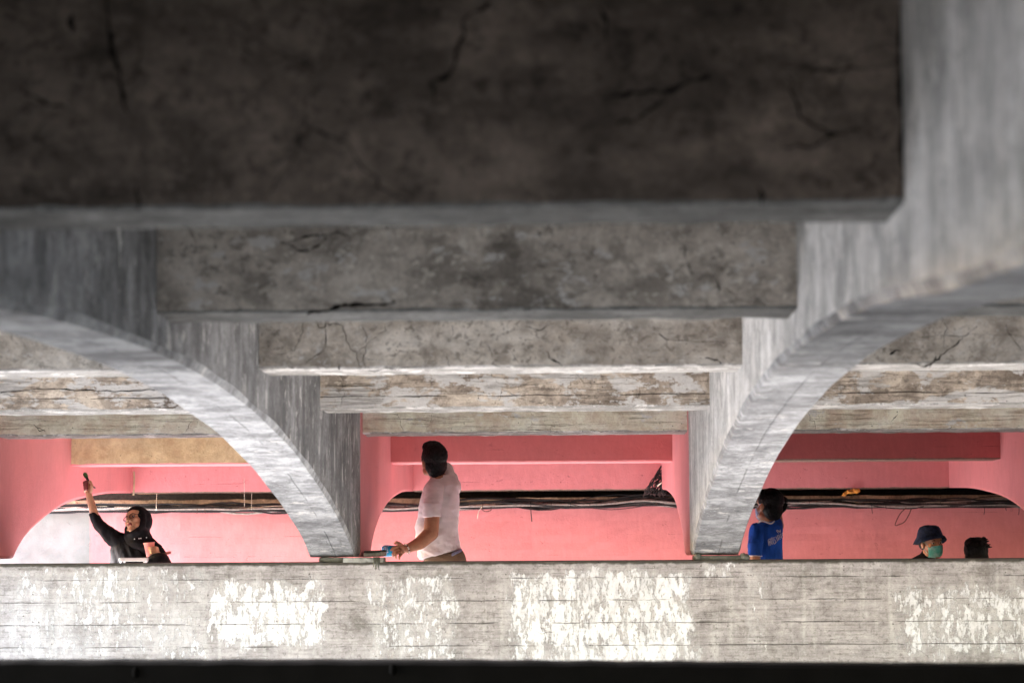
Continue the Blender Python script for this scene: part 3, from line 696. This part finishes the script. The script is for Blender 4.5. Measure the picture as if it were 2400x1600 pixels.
# raised forearm and fist
B.chain([Q(285, 1272, 17.0), Q(233, 1231, 16.96), Q(222, 1208, 16.95), Q(214, 1180, 16.95), Q(207, 1154, 16.94)], [.045, .034, .030, .027, .0205])
B.ell(Q(206, 1142, 16.945), (.026, .018, .034), frame(0, 0, -8))
for i, y0 in enumerate((1130, 1136, 1142, 1147.5)):
    B.chain([Q(212-i*.6, y0, 16.955), Q(203, y0-2.5, 16.915), Q(196.5+i*.8, y0+.5, 16.93), Q(199, y0+4.5, 16.955), Q(204, y0+4, 16.965)], [.0098, .0098, .0092, .0085, .0078], 10)
B.chain([Q(213, 1150, 16.93), Q(215.5, 1139, 16.915), Q(212, 1128, 16.91)], [.012, .0108, .0088], 10)
# hand round the cup
B.ell(Q(366, 1290, 16.90), (.022, .022, .030))
for i, y0 in enumerate((1281.5, 1286.3, 1291, 1295.3)):
    B.chain([Q(369, y0+1.5, 16.90), Q(364+.5*i, y0, 16.852), Q(355, y0+1, 16.835), Q(348.5+i*1.2, y0+2.2, 16.842)], [.0080, .0078, .0072, .0062], 10)
B.chain([Q(368, 1286, 16.93), Q(358, 1281, 16.945), Q(351, 1279, 16.94)], [.011, .010, .008], 10)
B.chain([Q(367, 1295, 16.91), Q(392, 1330, 17.0), Q(360, 1335, 17.05)], [.022, .03, .04])
def pk(p):
    d = R.inverted() @ (p - Lh(0, .090, -.058))
    if abs(d.x) < .016 and abs(d.z) < .0085 and abs(d.y) < .02: return 1
    return 2 if p.z > P(0, 1151, 17).z+.0 and p.x < P(209, 1140, 16.95).x and p.x < -2.9 and p.z > .38 else 0
o = B.done('body', [SKL, LIP, SKD], W, .0036, 2, pick=pk)
eyes(hc, R, s, W)
B = Blob()     # dress with the raised sleeve
B.slices([(1256, 1256, 290, 338, .05), (1262, 1262, 277, 352, .085), (1275, 1275, 264, 358, .11), (1292, 1292, 259, 356, .125), (1325, 1325, 258.5, 352, .13), (1370, 1370, 262, 350, .13), (1420, 1420, 255, 360, .16)], 17.03)
B.chain([Q(290, 1274, 17.0), Q(257, 1254, 16.98), Q(233, 1231, 16.96), Q(222, 1210, 16.95)], [.066, .056, .044, .035])
B.slices([(1204, 1199, 208, 227, .030, 16.95), (1212, 1208, 211, 232, .036, 16.95)], 16.95)
B.chain([Q(352, 1276, 17.0), Q(376, 1300, 16.98), Q(385, 1330, 17.02)], [.05, .045, .045])
B.done('dress', BLK, W, .0075, 3, disp=lambda p, n: .007*noise.noise(Vector((p.x*34+p.z*10, 0, p.z*5)))+.003*noise.noise(p*40))
B = Blob()     # trousers: raised knee
B.chain([Q(305, 1425, 17.1), Q(372, 1325, 16.82), Q(380, 1470, 16.85), Q(382, 1590, 16.85)], [.13, .092, .07, .05])
B.chain([Q(300, 1425, 17.1), Q(240, 1440, 16.95), Q(250, 1590, 16.95)], [.12, .09, .05])
B.done('trousers', BLK, W, .01, 3, disp=wrinkle(.006))
B = Blob()     # headscarf
LL = Lh
B.ell(LL(0, -.035, .022), (.094*s, .098*s, .108*s), R); B.ell(LL(0, -.004, .078), (.074*s, .078*s, .047*s), R)
B.chain([LL(-.066, .012, .05), LL(-.074, .008, -.01), LL(-.066, .014, -.07), LL(-.035, .034, -.112), LL(0, .044, -.122), LL(.035, .034, -.112), LL(.066, .014, -.07), LL(.074, .008, -.01), LL(.066, .012, .05)], [.020, .022, .026, .026, .026, .026, .026, .022, .020])
B.ell(LL(0, -.02, -.10), (.075, .062, .05), R)
B.slices([(1222, 1222, 298, 348, .07), (1238, 1238, 293, 350, .085), (1250, 1250, 292, 353, .092), (1260, 1260, 289, 357, .10), (1272, 1272, 292, 365, .105), (1284, 1284, 305, 374, .10), (1296, 1296, 325, 383, .07)], 17.0)
B.chain([Q(345, 1268, 16.95), Q(372, 1284, 16.93), Q(384, 1294, 16.93)], [.045, .028, .007])
B.done('headscarf', BLK2, W, .006, 3, disp=lambda p, n: .004*noise.noise(Vector((p.x*16, p.y*8, p.z*30))))
bm = bmesh.new()
for q in (-1, 1):
    ring = []
    for t in range(21):
        a = t*math.tau/20; ring.append(Lh(q*.033+.0255*math.cos(a), .094-.35*abs(.0255*math.cos(a)*q+.033)*.55, .004+.0185*math.sin(a)))
    tube(bm, ring, .0021, 6)
    f = bm.faces.new([bm.verts.new(v + R @ Vector((0, -.001, 0))) for v in ring[:-1]]); f.material_index = 1
    tube(bm, [Lh(q*.058, .084, .010), Lh(q*.074, .04, .012)], .0018, 5)
tube(bm, [Lh(-.009, .094, .010), Lh(0, .098, .013), Lh(.009, .094, .010)], .0018, 5)
gl = N('tinted_lens', .1, .5); gl.col((.06, .015, .015)); gl.b.inputs['Alpha'].default_value = .25
mesh('glasses', bm, [plain('spectacle_frame', (.03, .012, .012), .3, .5, bump=0), gl.m], W, False)
for px, py in ((815, 1100), (880, 1092), (905, 1090), (985, 1080)):
    bm = bmesh.new(); q = on_surface([c for c in W.children if c.name.startswith('headscarf')][0], [(180+px/6.03, 1080+py/6.03)], .003)
    if q: bmesh.ops.create_icosphere(bm, subdivisions=2, radius=.0042, matrix=Matrix.Translation(q[0])); mesh('bead', bm, plain('silver_bead', (.75, .75, .76), .25, .8, bump=0), W, True)
# brush
br = empty('paint_brush', Q(208, 1132, 16.93), 'paint brush with green tip held up in the raised fist', 'paint brush')
bm = bmesh.new(); tube(bm, [Q(207, 1127, 16.925), Q(203, 1118, 16.93)], [.009, .011], 8); mesh('ferrule', bm, plain('dark_ferrule', (.03, .03, .035), .4, .5, bump=0), br, True)
bm = bmesh.new()
a, b = Q(203.5, 1119, 16.93), Q(197.5, 1107.5, 16.93); d = (b-a).normalized(); u = Vector((-d.z, 0, d.x))*-1
loft(bm, [[a+u*x*w_+Vector((0, y*.006, 0))+d*h for x, y in ((-1, -1), (1, -1), (1, 1), (-1, 1))] for w_, h in ((.010, 0), (.014, .012), (.014, .030), (.006, .040))])
mesh('bristles', bm, plain('green_bristles', (.05, .16, .05), .7, sc=90), br)
bm = bmesh.new(); tube(bm, [Q(208, 1128, 16.93), Q(212, 1136, 16.935), Q(218, 1140, 16.93), Q(223.5, 1143.5, 16.93)], [.006, .006, .006, .0045], 8); mesh('handle', bm, plain('worn_metal_handle', (.16, .10, .10), .4, .5), br, True)
# cup
def lathe(bm, prof, c, ax, n=24, mi=0):
    ax = ax.normalized(); u = ax.cross(Vector((0, 1, 0))).normalized(); v = ax.cross(u)
    rs = [[c+ax*h+(u*math.cos(i*math.tau/n)+v*math.sin(i*math.tau/n))*max(r, .0005) for i in range(n)] for r, h in prof]
    loft(bm, rs, mi=mi)
bm = bmesh.new(); c0, c1 = Q(352.5, 1304, 16.90), Q(349.3, 1270.4, 16.90); Lc = (c1-c0).length
lathe(bm, [(0, 0), (.027, 0), (.0385, Lc-.006), (.0415, Lc-.004), (.0415, Lc), (.038, Lc), (.025, .012), (0, .012)], c0, c1-c0)
tag(mesh('paper_cup', bm, plain('pink_cup', (.85, .36, .34), .6, sc=9, var=.06), None, True, loc=c0), 'pink paper cup in the lowered hand of the woman in black', 'cup')
bm = bmesh.new(); a = Q(394.5, 1295, 16.9); bmesh.ops.create_cube(bm, size=1, matrix=Matrix.Translation(a) @ frame(0, 0, -14).to_4x4() @ Matrix.Diagonal((.036, .02, .020, 1)))
bmesh.ops.bevel(bm, geom=bm.edges[:], offset=.004, segments=2, affect='EDGES')
pb = empty('paint_brush', a, 'pink soaked brush end sticking out right of the knee', 'paint brush')
mesh('bristles', bm, plain('pink_bristles', (.62, .20, .18), .7, sc=70), pb)
bm = bmesh.new(); tube(bm, [a+Vector((-.015, 0, 0)), Q(372, 1299, 16.93)], .006, 8); mesh('handle', bm, MR, pb, True)
# white stepladder
sl_ = empty('stepladder', Q(312, 1310, 16.72)*1+Vector((0, 0, -.9)), 'white stepladder top in front of the black dress', 'ladder')
wm = plain('white_painted_metal', (.78, .76, .78), .45, .5, sc=20, var=.06)
a, b = Q(279.5, 1306.5, 16.70), Q(346, 1314, 16.70)
bm = bmesh.new(); box(bm, a.x, b.x, 16.68, 16.73, b.z, a.z, .003); mesh('top_bar', bm, wm, sl_)
bm = bmesh.new(); box(bm, a.x+.01, b.x-.01, 16.731, 16.77, b.z-.003, a.z-.006, .002); mesh('step', bm, plain('shaded_metal', (.5, .5, .5), .5), sl_)
for p, q in (((282, 1314), (276, 1600)), ((290, 1314), (293, 1600)), ((344, 1312), (300, 1370)), ((337, 1316), (350, 1600))):
    bm = bmesh.new(); tube(bm, [Q(p[0]+1.5, p[1], 16.715), Q(q[0], q[1], 16.715)], .008, 8); mesh('leg', bm, wm, sl_)

# ---- man in the white t-shirt
YM = 17.0; Mn = empty('person', Vector((P(1030, 1300, YM).x, YM, -.95)), 'man in white t-shirt seen from behind, one arm raised, other hand holding a blue cup', 'person')
R = frame(24, 16, -4); s = 1.03; hc = Q(1017, 1074, 17.0) - R @ Vector((0, -.005, .025))
B = Blob(); Lm = head(B, hc, R, s)
B.chain([Lm(0, -.025, -.05), Q(1026, 1117, 17.02), Q(1034, 1135, 17.0)], [.056, .056, .075])
B.chain([Q(1013, 1185, 16.87), Q(1013, 1205, 16.855), Q(1010, 1249, 16.84), Q(984, 1272, 16.80), Q(955, 1285, 16.76)], [.055, .054, .053, .046, .030])
B.ell(Q(940, 1288, 16.76), (.034, .018, .034), frame(0, 0, 10))
HN = [([(932, 1280), (922, 1283), (916, 1289), (915.5, 1296)], .0108), ([(933, 1287), (924.5, 1290.5), (920.5, 1297), (921, 1303)], .0106),
      ([(936, 1293.5), (929.5, 1297), (927, 1302), (928, 1307.5)], .0100), ([(941, 1299), (936, 1303), (936, 1309)], .0092)]
for k, (pp, r) in enumerate(HN):
    B.chain([Q(a, b, 16.730-.014*min(i, 1)+.02*(i > 2)) for i, (a, b) in enumerate(pp)], [r*(1-.1*i) for i in range(len(pp))], 10)
B.chain([Q(946, 1283, 16.75), Q(937, 1274.5, 16.735), Q(929, 1270.5, 16.73), Q(926, 1273, 16.735)], [.018, .014, .0112, .009], 10)
B.chain([Q(1064, 1140, 17.05), Q(1044, 1096, 17.17), Q(1022, 1080, 17.36), Q(1013, 1070, 17.42)], [.045, .032, .028, .022])
B.ell(Q(1011, 1063, 17.42), (.03, .018, .04))
for i in range(4): B.chain([Q(1004+i*4, 1058, 17.42), Q(1003+i*4.4, 1050, 17.44), Q(1004+i*4, 1054, 17.47)], [.010, .009, .008], 8)
B.chain([Q(1020, 1062, 17.40), Q(1024, 1056, 17.42)], [.011, .009], 8)
B.done('body', SKM, Mn, .004, 2)
B = Blob()
B.ell(Lm(0, -.022, .052), (.090, .104, .090), R); B.ell(Lm(0, -.052, -.012), (.079, .068, .083), R); B.ell(Lm(0, -.055, -.055), (.062, .045, .045), R)
B.ell(Lm(0, .03, .095), (.075, .07, .045), R); B.ell(Lm(-.068, .01, .03), (.016, .03, .04), R); B.ell(Lm(.068, .01, .03), (.016, .03, .04), R)
B.done('hair', HAIR, Mn, .005, 2, disp=hairy(.0035))
B = Blob()
B.slices([(1120, 1112, 1009, 1053, .055, 17.02), (1128, 1120, 1001, 1066, .085, 17.02), (1142, 1136, 993, 1076, .105), (1165, 1162, 986, 1077, .12), (1195, 1195, 980, 1077, .13), (1215, 1214, 977, 1075, .13),
          (1232, 1232, 972.5, 1075, .13), (1258, 1256, 973, 1076, .132), (1285, 1272, 977, 1078, .132), (1304, 1281, 980, 1080, .135), (1312, 1287, 983, 1079, .135)], YM, ex=2.5)
SLV = Blob(); SLV.chain([Q(1019, 1148, 16.92), Q(1013.5, 1188, 16.855)], [.073, .064])
SLV.slices([(1178, 1178, 991.5, 1034, .066, 16.855), (1196, 1195, 991, 1034, .066, 16.85), (1213, 1210, 991, 1033.5, .064, 16.85)], 16.85)
B.chain([Q(1062, 1142, 17.04), Q(1054, 1110, 17.10), Q(1049, 1094, 17.15)], [.062, .042, .034])
def shirt_d(p, n):
    k = max(0, min(1, (.10-p.z)/.2))
    return (.004+.008*k)*noise.noise(Vector((p.x*9+p.z*14, p.y*5, p.z*30+p.x*13)))+.005*noise.noise(Vector((p.x*24-p.z*10, 1, p.z*10)))+.0015*noise.noise(p*60)
ts = B.done('t_shirt', WHT, Mn, .006, 2, disp=shirt_d)
SLV.done('sleeve', WHT, ts, .006, 1, disp=lambda p, n: .005*noise.noise(Vector((p.x*16+p.z*22, p.y*5, p.z*16)))+.0015*noise.noise(p*60))
B = Blob()
B.slices([(1306, 1288, 992, 1084, .125), (1316, 1312, 992, 1093, .135), (1350, 1350, 990, 1096, .14), (1400, 1400, 992, 1094, .135)], YM)
B.chain([Q(1020, 1390, 17), Q(1018, 1490, 17), Q(1016, 1590, 17.02)], [.088, .065, .055]); B.chain([Q(1068, 1390, 17), Q(1072, 1490, 17.03), Q(1076, 1590, 17.05)], [.088, .065, .055])
B.done('trousers', KHA, Mn, .009, 2, disp=wrinkle(.008))
B = Blob(); B.slices([(1300, 1284, 1052, 1082.5, .125), (1308, 1291, 1052, 1084, .128)], 16.995); B.done('waistband', cloth_mat('grey_blue_waistband', (.20, .20, .30)), Mn, .006, 1)
for sx in (1016, 1078):
    B = Blob(); B.chain([Q(sx, 1600, 17.05), Q(sx-12, 1606, 16.93)], [.045, .035]); B.done('shoe', BLK, Mn, .01, 2)
bc = Q(954, 1285.5, 16.762); ax = (Q(985, 1272, 16.80)-Q(955, 1285, 16.76)).normalized(); u = ax.cross(Vector((0, 1, 0))).normalized(); v = ax.cross(u); bm = bmesh.new()
for i in range(18):
    a = i*math.tau/18; bmesh.ops.create_icosphere(bm, subdivisions=2, radius=.0062, matrix=Matrix.Translation(bc+(u*math.cos(a)+v*math.sin(a))*.0335))
    if i % 3 != 1: continue
nf = len(bm.faces)//18
bm.faces.ensure_lookup_table()
for i, f in enumerate(bm.faces): f.material_index = 1 if (i//nf) % 3 == 0 else 0
mesh('bracelet', bm, [plain('silver_beads', (.75, .68, .62), .25, .8, bump=0), plain('brown_beads', (.06, .02, .015), .4, .5, bump=0)], Mn, True)
# blue cup
bm = bmesh.new(); c0, c1 = Q(929, 1290.5, 16.755), Q(894.5, 1290, 16.74); Lc = (c1-c0).length
lathe(bm, [(0, 0), (.032, .0), (.036, .004), (.0405, Lc*.55), (.040, Lc-.018), (.031, Lc-.005), (.027, Lc), (.024, Lc-.003), (0, Lc-.004)], c0, c1-c0, 28)
bl = plain('blue_plastic', (.0, .30, .58), .35, .5, sc=14, var=.2, bump=0)
cp = mesh('plastic_cup', bm, bl, None, True, loc=c0); tag(cp, 'blue plastic cup with white lettering in the hand of the man in white', 'cup')
def Z2(l): return [(885+a/23.52, 1265+b/23.52) for a, b in l]
strokes('lettering', cp, [Z2(l) for l in ([(350, 420), (340, 560), (360, 740)], [(430, 380), (440, 560), (450, 770)], [(510, 350), (520, 480), (560, 640), (480, 700)], [(480, 700), (600, 660)], [(560, 340), (640, 345)], [(400, 380), (480, 360)])], .0016, plain('white_print', (.72, .68, .82), .5, bump=0), cp)

# ---- child in the blue shirt
YC = 17.0; Ch = empty('person', Vector((P(1800, 1300, YC).x, YC, -.95)), 'child in blue football shirt and face mask seen from behind beside the right arch', 'person')
R = frame(43, 4, 3); s = .95; hc = Q(1801, 1187, 16.98)
B = Blob(); Lk = head(B, hc, R, s)
B.chain([Lk(0, -.02, -.05), Q(1797, 1224, 17.0)], [.05, .052])
B.chain([Q(1771, 1262, 16.88), Q(1770, 1300, 16.865), Q(1772, 1345, 16.86), Q(1755, 1400, 16.8)], [.034, .037, .034, .026])
B.ell(Q(1752, 1410, 16.79), (.022, .014, .035))
for i in range(4): B.chain([Q(1747+i*3.4, 1418, 16.79), Q(1746+i*3.4, 1428, 16.785), Q(1747+i*3.4, 1434, 16.80)], [.0085, .008, .007], 8)
B.chain([Q(1759, 1410, 16.785), Q(1762, 1420, 16.775)], [.009, .0075], 8)
B.chain([Q(1826, 1232, 17.08), Q(1822, 1205, 17.2), Q(1800, 1180, 17.3)], [.035, .03, .025])
B.done('body', SKC, Ch, .005, 2)
B = Blob()
B.ell(Lk(0, -.022, .052), (.083, .098, .084), R); B.ell(Lk(0, -.045, -.015), (.078, .066, .078), R); B.ell(Lk(0, -.055, -.065), (.058, .045, .032), R); B.ell(Lk(0, .03, .088), (.068, .055, .04), R)
B.ell(Lk(.0, -.055, -.03), (.07, .05, .06), R)
B.done('hair', HAIR, Ch, .005, 2, disp=hairy(.003))
bm = bmesh.new(); q = catmull([Q(1822, 1168, 17.0), Q(1833, 1165, 17.0), Q(1841, 1170, 17.0), Q(1841.5, 1181, 17.0), Q(1838, 1191, 17.0), Q(1831, 1199, 17.0), Q(1824, 1205, 17.0)], 5)
tube(bm, q, [.010+.006*math.sin(i/len(q)*3) for i in range(len(q))], 9)
for v_ in bm.verts: v_.co += Vector((noise.noise(v_.co*60), 0, noise.noise(v_.co*60+Vector((4, 4, 4)))))*.003
mesh('ponytail', bm, HAIR, Ch, True)
B = Blob()
B.slices([(1220, 1212, 1784, 1826, .06, 17.02), (1226, 1220, 1776, 1831, .08, 17.02), (1236, 1232, 1768, 1834, .10), (1250, 1250, 1766, 1835, .105), (1285, 1285, 1770, 1834, .11), (1320, 1320, 1772, 1835, .11), (1370, 1370, 1774, 1838, .115)], YC)
B.chain([Q(1774, 1244, 16.93), Q(1769, 1280, 16.87)], [.058, .052]); B.slices([(1270, 1270, 1752, 1787, .052, 16.87), (1302, 1302, 1753.5, 1785.5, .05, 16.865)], 16.87)
sh = B.done('shirt', BLU, Ch, .006, 2, disp=lambda p, n: .006*noise.noise(Vector((p.x*30, p.y*10, p.z*8)))+.002*noise.noise(p*50))
bm = bmesh.new(); q = catmull([Q(1775, 1227, 16.92), Q(1781, 1221.5, 16.90), Q(1788, 1220, 16.90), Q(1797, 1223, 16.905), Q(1806, 1226.5, 16.91), Q(1813, 1223, 16.94), Q(1815, 1217, 16.97)], 4); tube(bm, q, .0062, 8); mesh('collar', bm, WTR, Ch, True)
bm = bmesh.new(); q = [Q(1769.5+16.5*math.cos(a*math.tau/20), 1302.5+1.0*math.sin(a*math.tau/20), 16.866+.051*math.sin(a*math.tau/20)) for a in range(21)]; tube(bm, q, .0035, 6); mesh('sleeve_trim', bm, WTR, Ch, True)
B = Blob(); B.slices([(1365, 1365, 1772, 1838, .11), (1410, 1410, 1774, 1838, .11)], YC); B.chain([Q(1790, 1410, 17), Q(1790, 1595, 17)], [.07, .045]); B.chain([Q(1822, 1410, 17.03), Q(1824, 1595, 17.03)], [.07, .045]); B.done('trousers', BLK, Ch, .01, 2)
T_ = [[(330, 1260), (290, 1060), (275, 940), (300, 880), (380, 840), (450, 880), (430, 925)], [(450, 880), (500, 735)], [(420, 1240), (370, 1080), (345, 960)], [(385, 980), (470, 1110), (540, 1180)], [(540, 1180), (480, 1000), (440, 930)],
      [(690, 755), (610, 770), (540, 840), (570, 960), (620, 1110), (665, 1145), (730, 1060), (700, 930), (650, 870), (590, 900)], [(745, 690), (790, 800), (860, 970)], [(730, 1050), (800, 1010)], [(830, 600), (870, 720), (940, 900)], [(850, 960), (890, 850), (840, 620)], [(915, 570), (960, 700), (1010, 870)],
      [(1005, 500), (1050, 640), (1110, 790)], [(1020, 740), (1090, 650)], [(1165, 470), (1115, 500), (1120, 590), (1165, 640)], [(900, 480), (830, 390), (780, 325), (850, 300), (930, 370), (1030, 425), (1000, 270)]]
strokes('lettering', sh, [[(1790+a/26.13, 1230+b/26.13) for a, b in l] for l in T_], .0022, WTR, Ch)
def face_mask(Lf, R, mat, parent, s=1.0, nu=20, nv=14):
    bm = bmesh.new(); g = []
    for i in range(nu+1):
        u = -1+2*i/nu; a = u*1.22; col_ = []
        for j in range(nv+1):
            v = j/nv; z = -.010-.102*v + .012*abs(u)*(v-.5)*2
            bul = math.sin(math.pi*min(1, .12+v*.8))
            y = .026+.074*math.cos(a)*(.80+.26*bul) - .012*v*v + .0025*math.sin(v*22)*(1-abs(u)) - (.012 if v > .9 else 0)
            x = .071*math.sin(a)*(1-.18*v*v); y += .022*math.exp(-(u*3.2)**2)*math.exp(-((v-.15)/.25)**2)
            col_.append(bm.verts.new(Lf(x, y+.008*math.exp(-(u*3)**2)*(1-v), z)))
        g.append(col_)
    for i in range(nu):
        for j in range(nv): bm.faces.new((g[i][j], g[i+1][j], g[i+1][j+1], g[i][j+1]))
    bmesh.ops.solidify(bm, geom=bm.faces[:], thickness=.0025)
    for q in (-1, 1):
        tube(bm, [Lf(q*.064, .050, -.016), Lf(q*.078, .015, .016), Lf(q*.080, -.016, .0)], .0016, 5); tube(bm, [Lf(q*.058, .045, -.085), Lf(q*.076, .015, -.04), Lf(q*.080, -.012, -.02)], .0016, 5)
    return mesh('face_mask', bm, mat, parent, True)
face_mask(Lk, R, plain('pale_blue_mask', (.50, .56, .72), .8, bump=0), Ch)

# ---- man in the bucket hat
YH = 17.6; H = empty('person', Vector((P(2185, 1300, YH).x, YH, -.95)), 'man in navy bucket hat and green face mask looking over the wall', 'person')
R = frame(180+27, -2, 4); s = .95; hc = Q(2196.5, 1271.5, 17.52) - R @ Vector((0, .078*s, .006*s))
B = Blob(); Lb = head(B, hc, R, s); B.chain([Lb(0, -.02, -.05), Q(2180, 1325, 17.62)], [.052, .058]); B.chain([Q(2165, 1345, 17.6), Q(2180, 1420, 17.6)], [.11, .12])
for q in (-1, 1):
    bx = 2178+q*58
    B.chain([Q(bx, 1345, 17.6), Q(bx+q*6, 1420, 17.55), Q(bx-q*20, 1470, 17.35)], [.045, .04, .03]); B.ell(Q(bx-q*26, 1476, 17.3), (.03, .03, .02))
    for i in range(4): B.chain([Q(bx-q*(26+4*i), 1478, 17.28), Q(bx-q*(30+4*i), 1484, 17.24)], [.009, .008], 8)
    B.chain([Q(bx-q*22, 1472, 17.28), Q(bx-q*28, 1470, 17.25)], [.010, .008], 8)
B.done('body', SKM, H, .005, 2); eyes(hc, R, s, H)
mk = N('teal_mask', .75, .2); f_ = mk.noise(mk.co, 16, 5, .6); mk.col(mk.mix(mk.step(f_, .38, .6), (.14, .60, .54), (.50, .84, .82))); mk.bump(f_, .006, .5)
face_mask(Lb, R, mk.m, H)
Rh = R @ frame(0, 4, -2)
bm = bmesh.new(); prof = [(.0, .124), (.045, .122), (.066, .113), (.077, .096), (.085, .072), (.093, .044), (.096, .038), (.108, .020), (.120, -.004), (.117, -.009), (.104, .013), (.092, .032), (.082, .06), (.060, .10), (0, .112)]
rings = []
for r_, h_ in prof:
    rg = []
    for i in range(40):
        a = i*math.tau/40; fr_ = max(0, math.sin(a)); lift = 0
        if r_ > .092: lift = .034*fr_*min(1, (r_-.09)/.02) ; 
        wv = .004*noise.noise(Vector((math.cos(a)*2, math.sin(a)*2, h_*20)))
        rg.append(hc + Rh @ Vector((max(r_, .0005)*math.cos(a)*.98, max(r_, .0005)*math.sin(a)*1.12*(1-.08*fr_*(r_ > .1))-.012, h_+lift+wv+.006)))
    rings.append(rg)
loft(bm, rings); mesh('bucket_hat', bm, NAV, H, True)
B = Blob(); B.ell(Lb(0, -.045, .0), (.076, .055, .06), R); B.done('hair', HAIR, H, .006, 2, disp=hairy(.002))
B = Blob(); B.chain([Q(2176, 1304, 17.63), Q(2178, 1330, 17.62)], [.062, .07])
B.slices([(1298, 1306, 2158, 2192, .06), (1310, 1316, 2134, 2216, .09), (1325, 1330, 2118, 2232, .11), (1400, 1400, 2118, 2238, .13), (1500, 1500, 2122, 2238, .14)], YH+.02); B.done('jacket', BLK, H, .009, 2, disp=wrinkle(.005))
B = Blob(); B.chain([Q(2180, 1500, 17.6), Q(2150, 1500, 17.25), Q(2150, 1590, 17.22)], [.12, .08, .05]); B.chain([Q(2180, 1500, 17.6), Q(2212, 1500, 17.25), Q(2212, 1590, 17.22)], [.12, .08, .05]); B.done('trousers', KHA, H, .01, 2)
# low wooden bench the two sit on
bn = empty('bench', Vector((P(2235, 1500, 17.62).x, 17.62, -.95)), 'low wooden bench behind the wall that carries the man in the bucket hat', 'bench')
xb0, xb1 = P(2110, 1500, 17.6).x, P(2360, 1500, 17.6).x
wd = plain('bench_wood', (.25, .16, .09), .7)
bm = bmesh.new(); box(bm, xb0, xb1, 17.45, 17.8, -.80, -.765, .005); mesh('seat', bm, wd, bn)
for x in (xb0+.06, xb1-.06):
    bm = bmesh.new(); box(bm, x-.03, x+.03, 17.48, 17.77, -.949, -.801, .003); mesh('leg', bm, wd, bn)

# ---- head of the boy seen from behind
YB = 17.6; K = empty('person', Vector((P(2288, 1300, YB).x, YB, -.95)), 'back of a black haired head just showing above the wall at the far right', 'person')
R = frame(-4, 0, -3); s = 1.0; hc = Q(2288, 1299, YB) 
B = Blob(); Lz = head(B, hc, R, s); B.chain([Lz(0, -.02, -.06), Q(2288, 1350, 17.62)], [.055, .06]); B.chain([Q(2262, 1362, 17.62), Q(2314, 1362, 17.62)], [.07, .07])
B.done('body', SKC, K, .005, 2)
B = Blob(); B.ell(Lz(0, -.016, .036), (.087, .102, .090), R); B.ell(Lz(0, -.04, -.02), (.083, .07, .08), R); B.ell(Lz(0, -.05, -.07), (.068, .045, .045), R); B.ell(Lz(-.02, -.01, .080), (.06, .06, .046), R); B.ell(Lz(.056, -.01, .074), (.028, .05, .036), R)
rnd = random.Random(5)
for k in range(60):
    a = rnd.uniform(0, math.tau); b_ = rnd.uniform(.1, 1.1); d = R @ Vector((math.cos(a)*math.cos(b_), math.sin(a)*math.cos(b_), math.sin(b_)))
    p0 = Lz(0, -.02, .035)+Vector((d.x*.080, d.y*.09, d.z*.085)); B.chain([p0, p0+d*.012+Vector((.010, 0, .002)), p0+d*.016+Vector((.020, 0, .002))], [.008, .005, .0025], 6)
B.done('hair', HAIR, K, .004, 1, disp=hairy(.003))
B = Blob(); B.slices([(1332, 1332, 2262, 2314, .07), (1345, 1345, 2238, 2338, .10), (1380, 1380, 2230, 2346, .12), (1500, 1500, 2234, 2342, .14)], YB+.02); B.done('shirt', cloth_mat('grey_shirt', (.2, .2, .22)), K, .009, 2)
B = Blob(); B.chain([Q(2288, 1500, 17.6), Q(2262, 1500, 17.25), Q(2262, 1590, 17.22)], [.12, .08, .05]); B.chain([Q(2288, 1500, 17.6), Q(2314, 1500, 17.25), Q(2314, 1590, 17.22)], [.12, .08, .05]); B.done('trousers', BLK, K, .01, 2)
# orange cloth on the cables
B = Blob(); B.ell(P(1995, 1152, 20.55), (.038, .03, .018)); B.ell(P(2006, 1150, 20.55), (.035, .03, .020)); B.chain([P(1985, 1155, 20.55), P(1976, 1159, 20.54), P(1970, 1163, 20.53)], [.016, .008, .003])
oc = B.done('orange_cloth', plain('orange_cloth', (.62, .27, .05), .7, sc=30, var=.35), None, .005, 0, disp=lambda p, n: .010*noise.noise(p*32)+.005*noise.noise(p*80))
tag(oc, 'crumpled orange yellow cloth lying on the cables in the right bay', 'cloth')
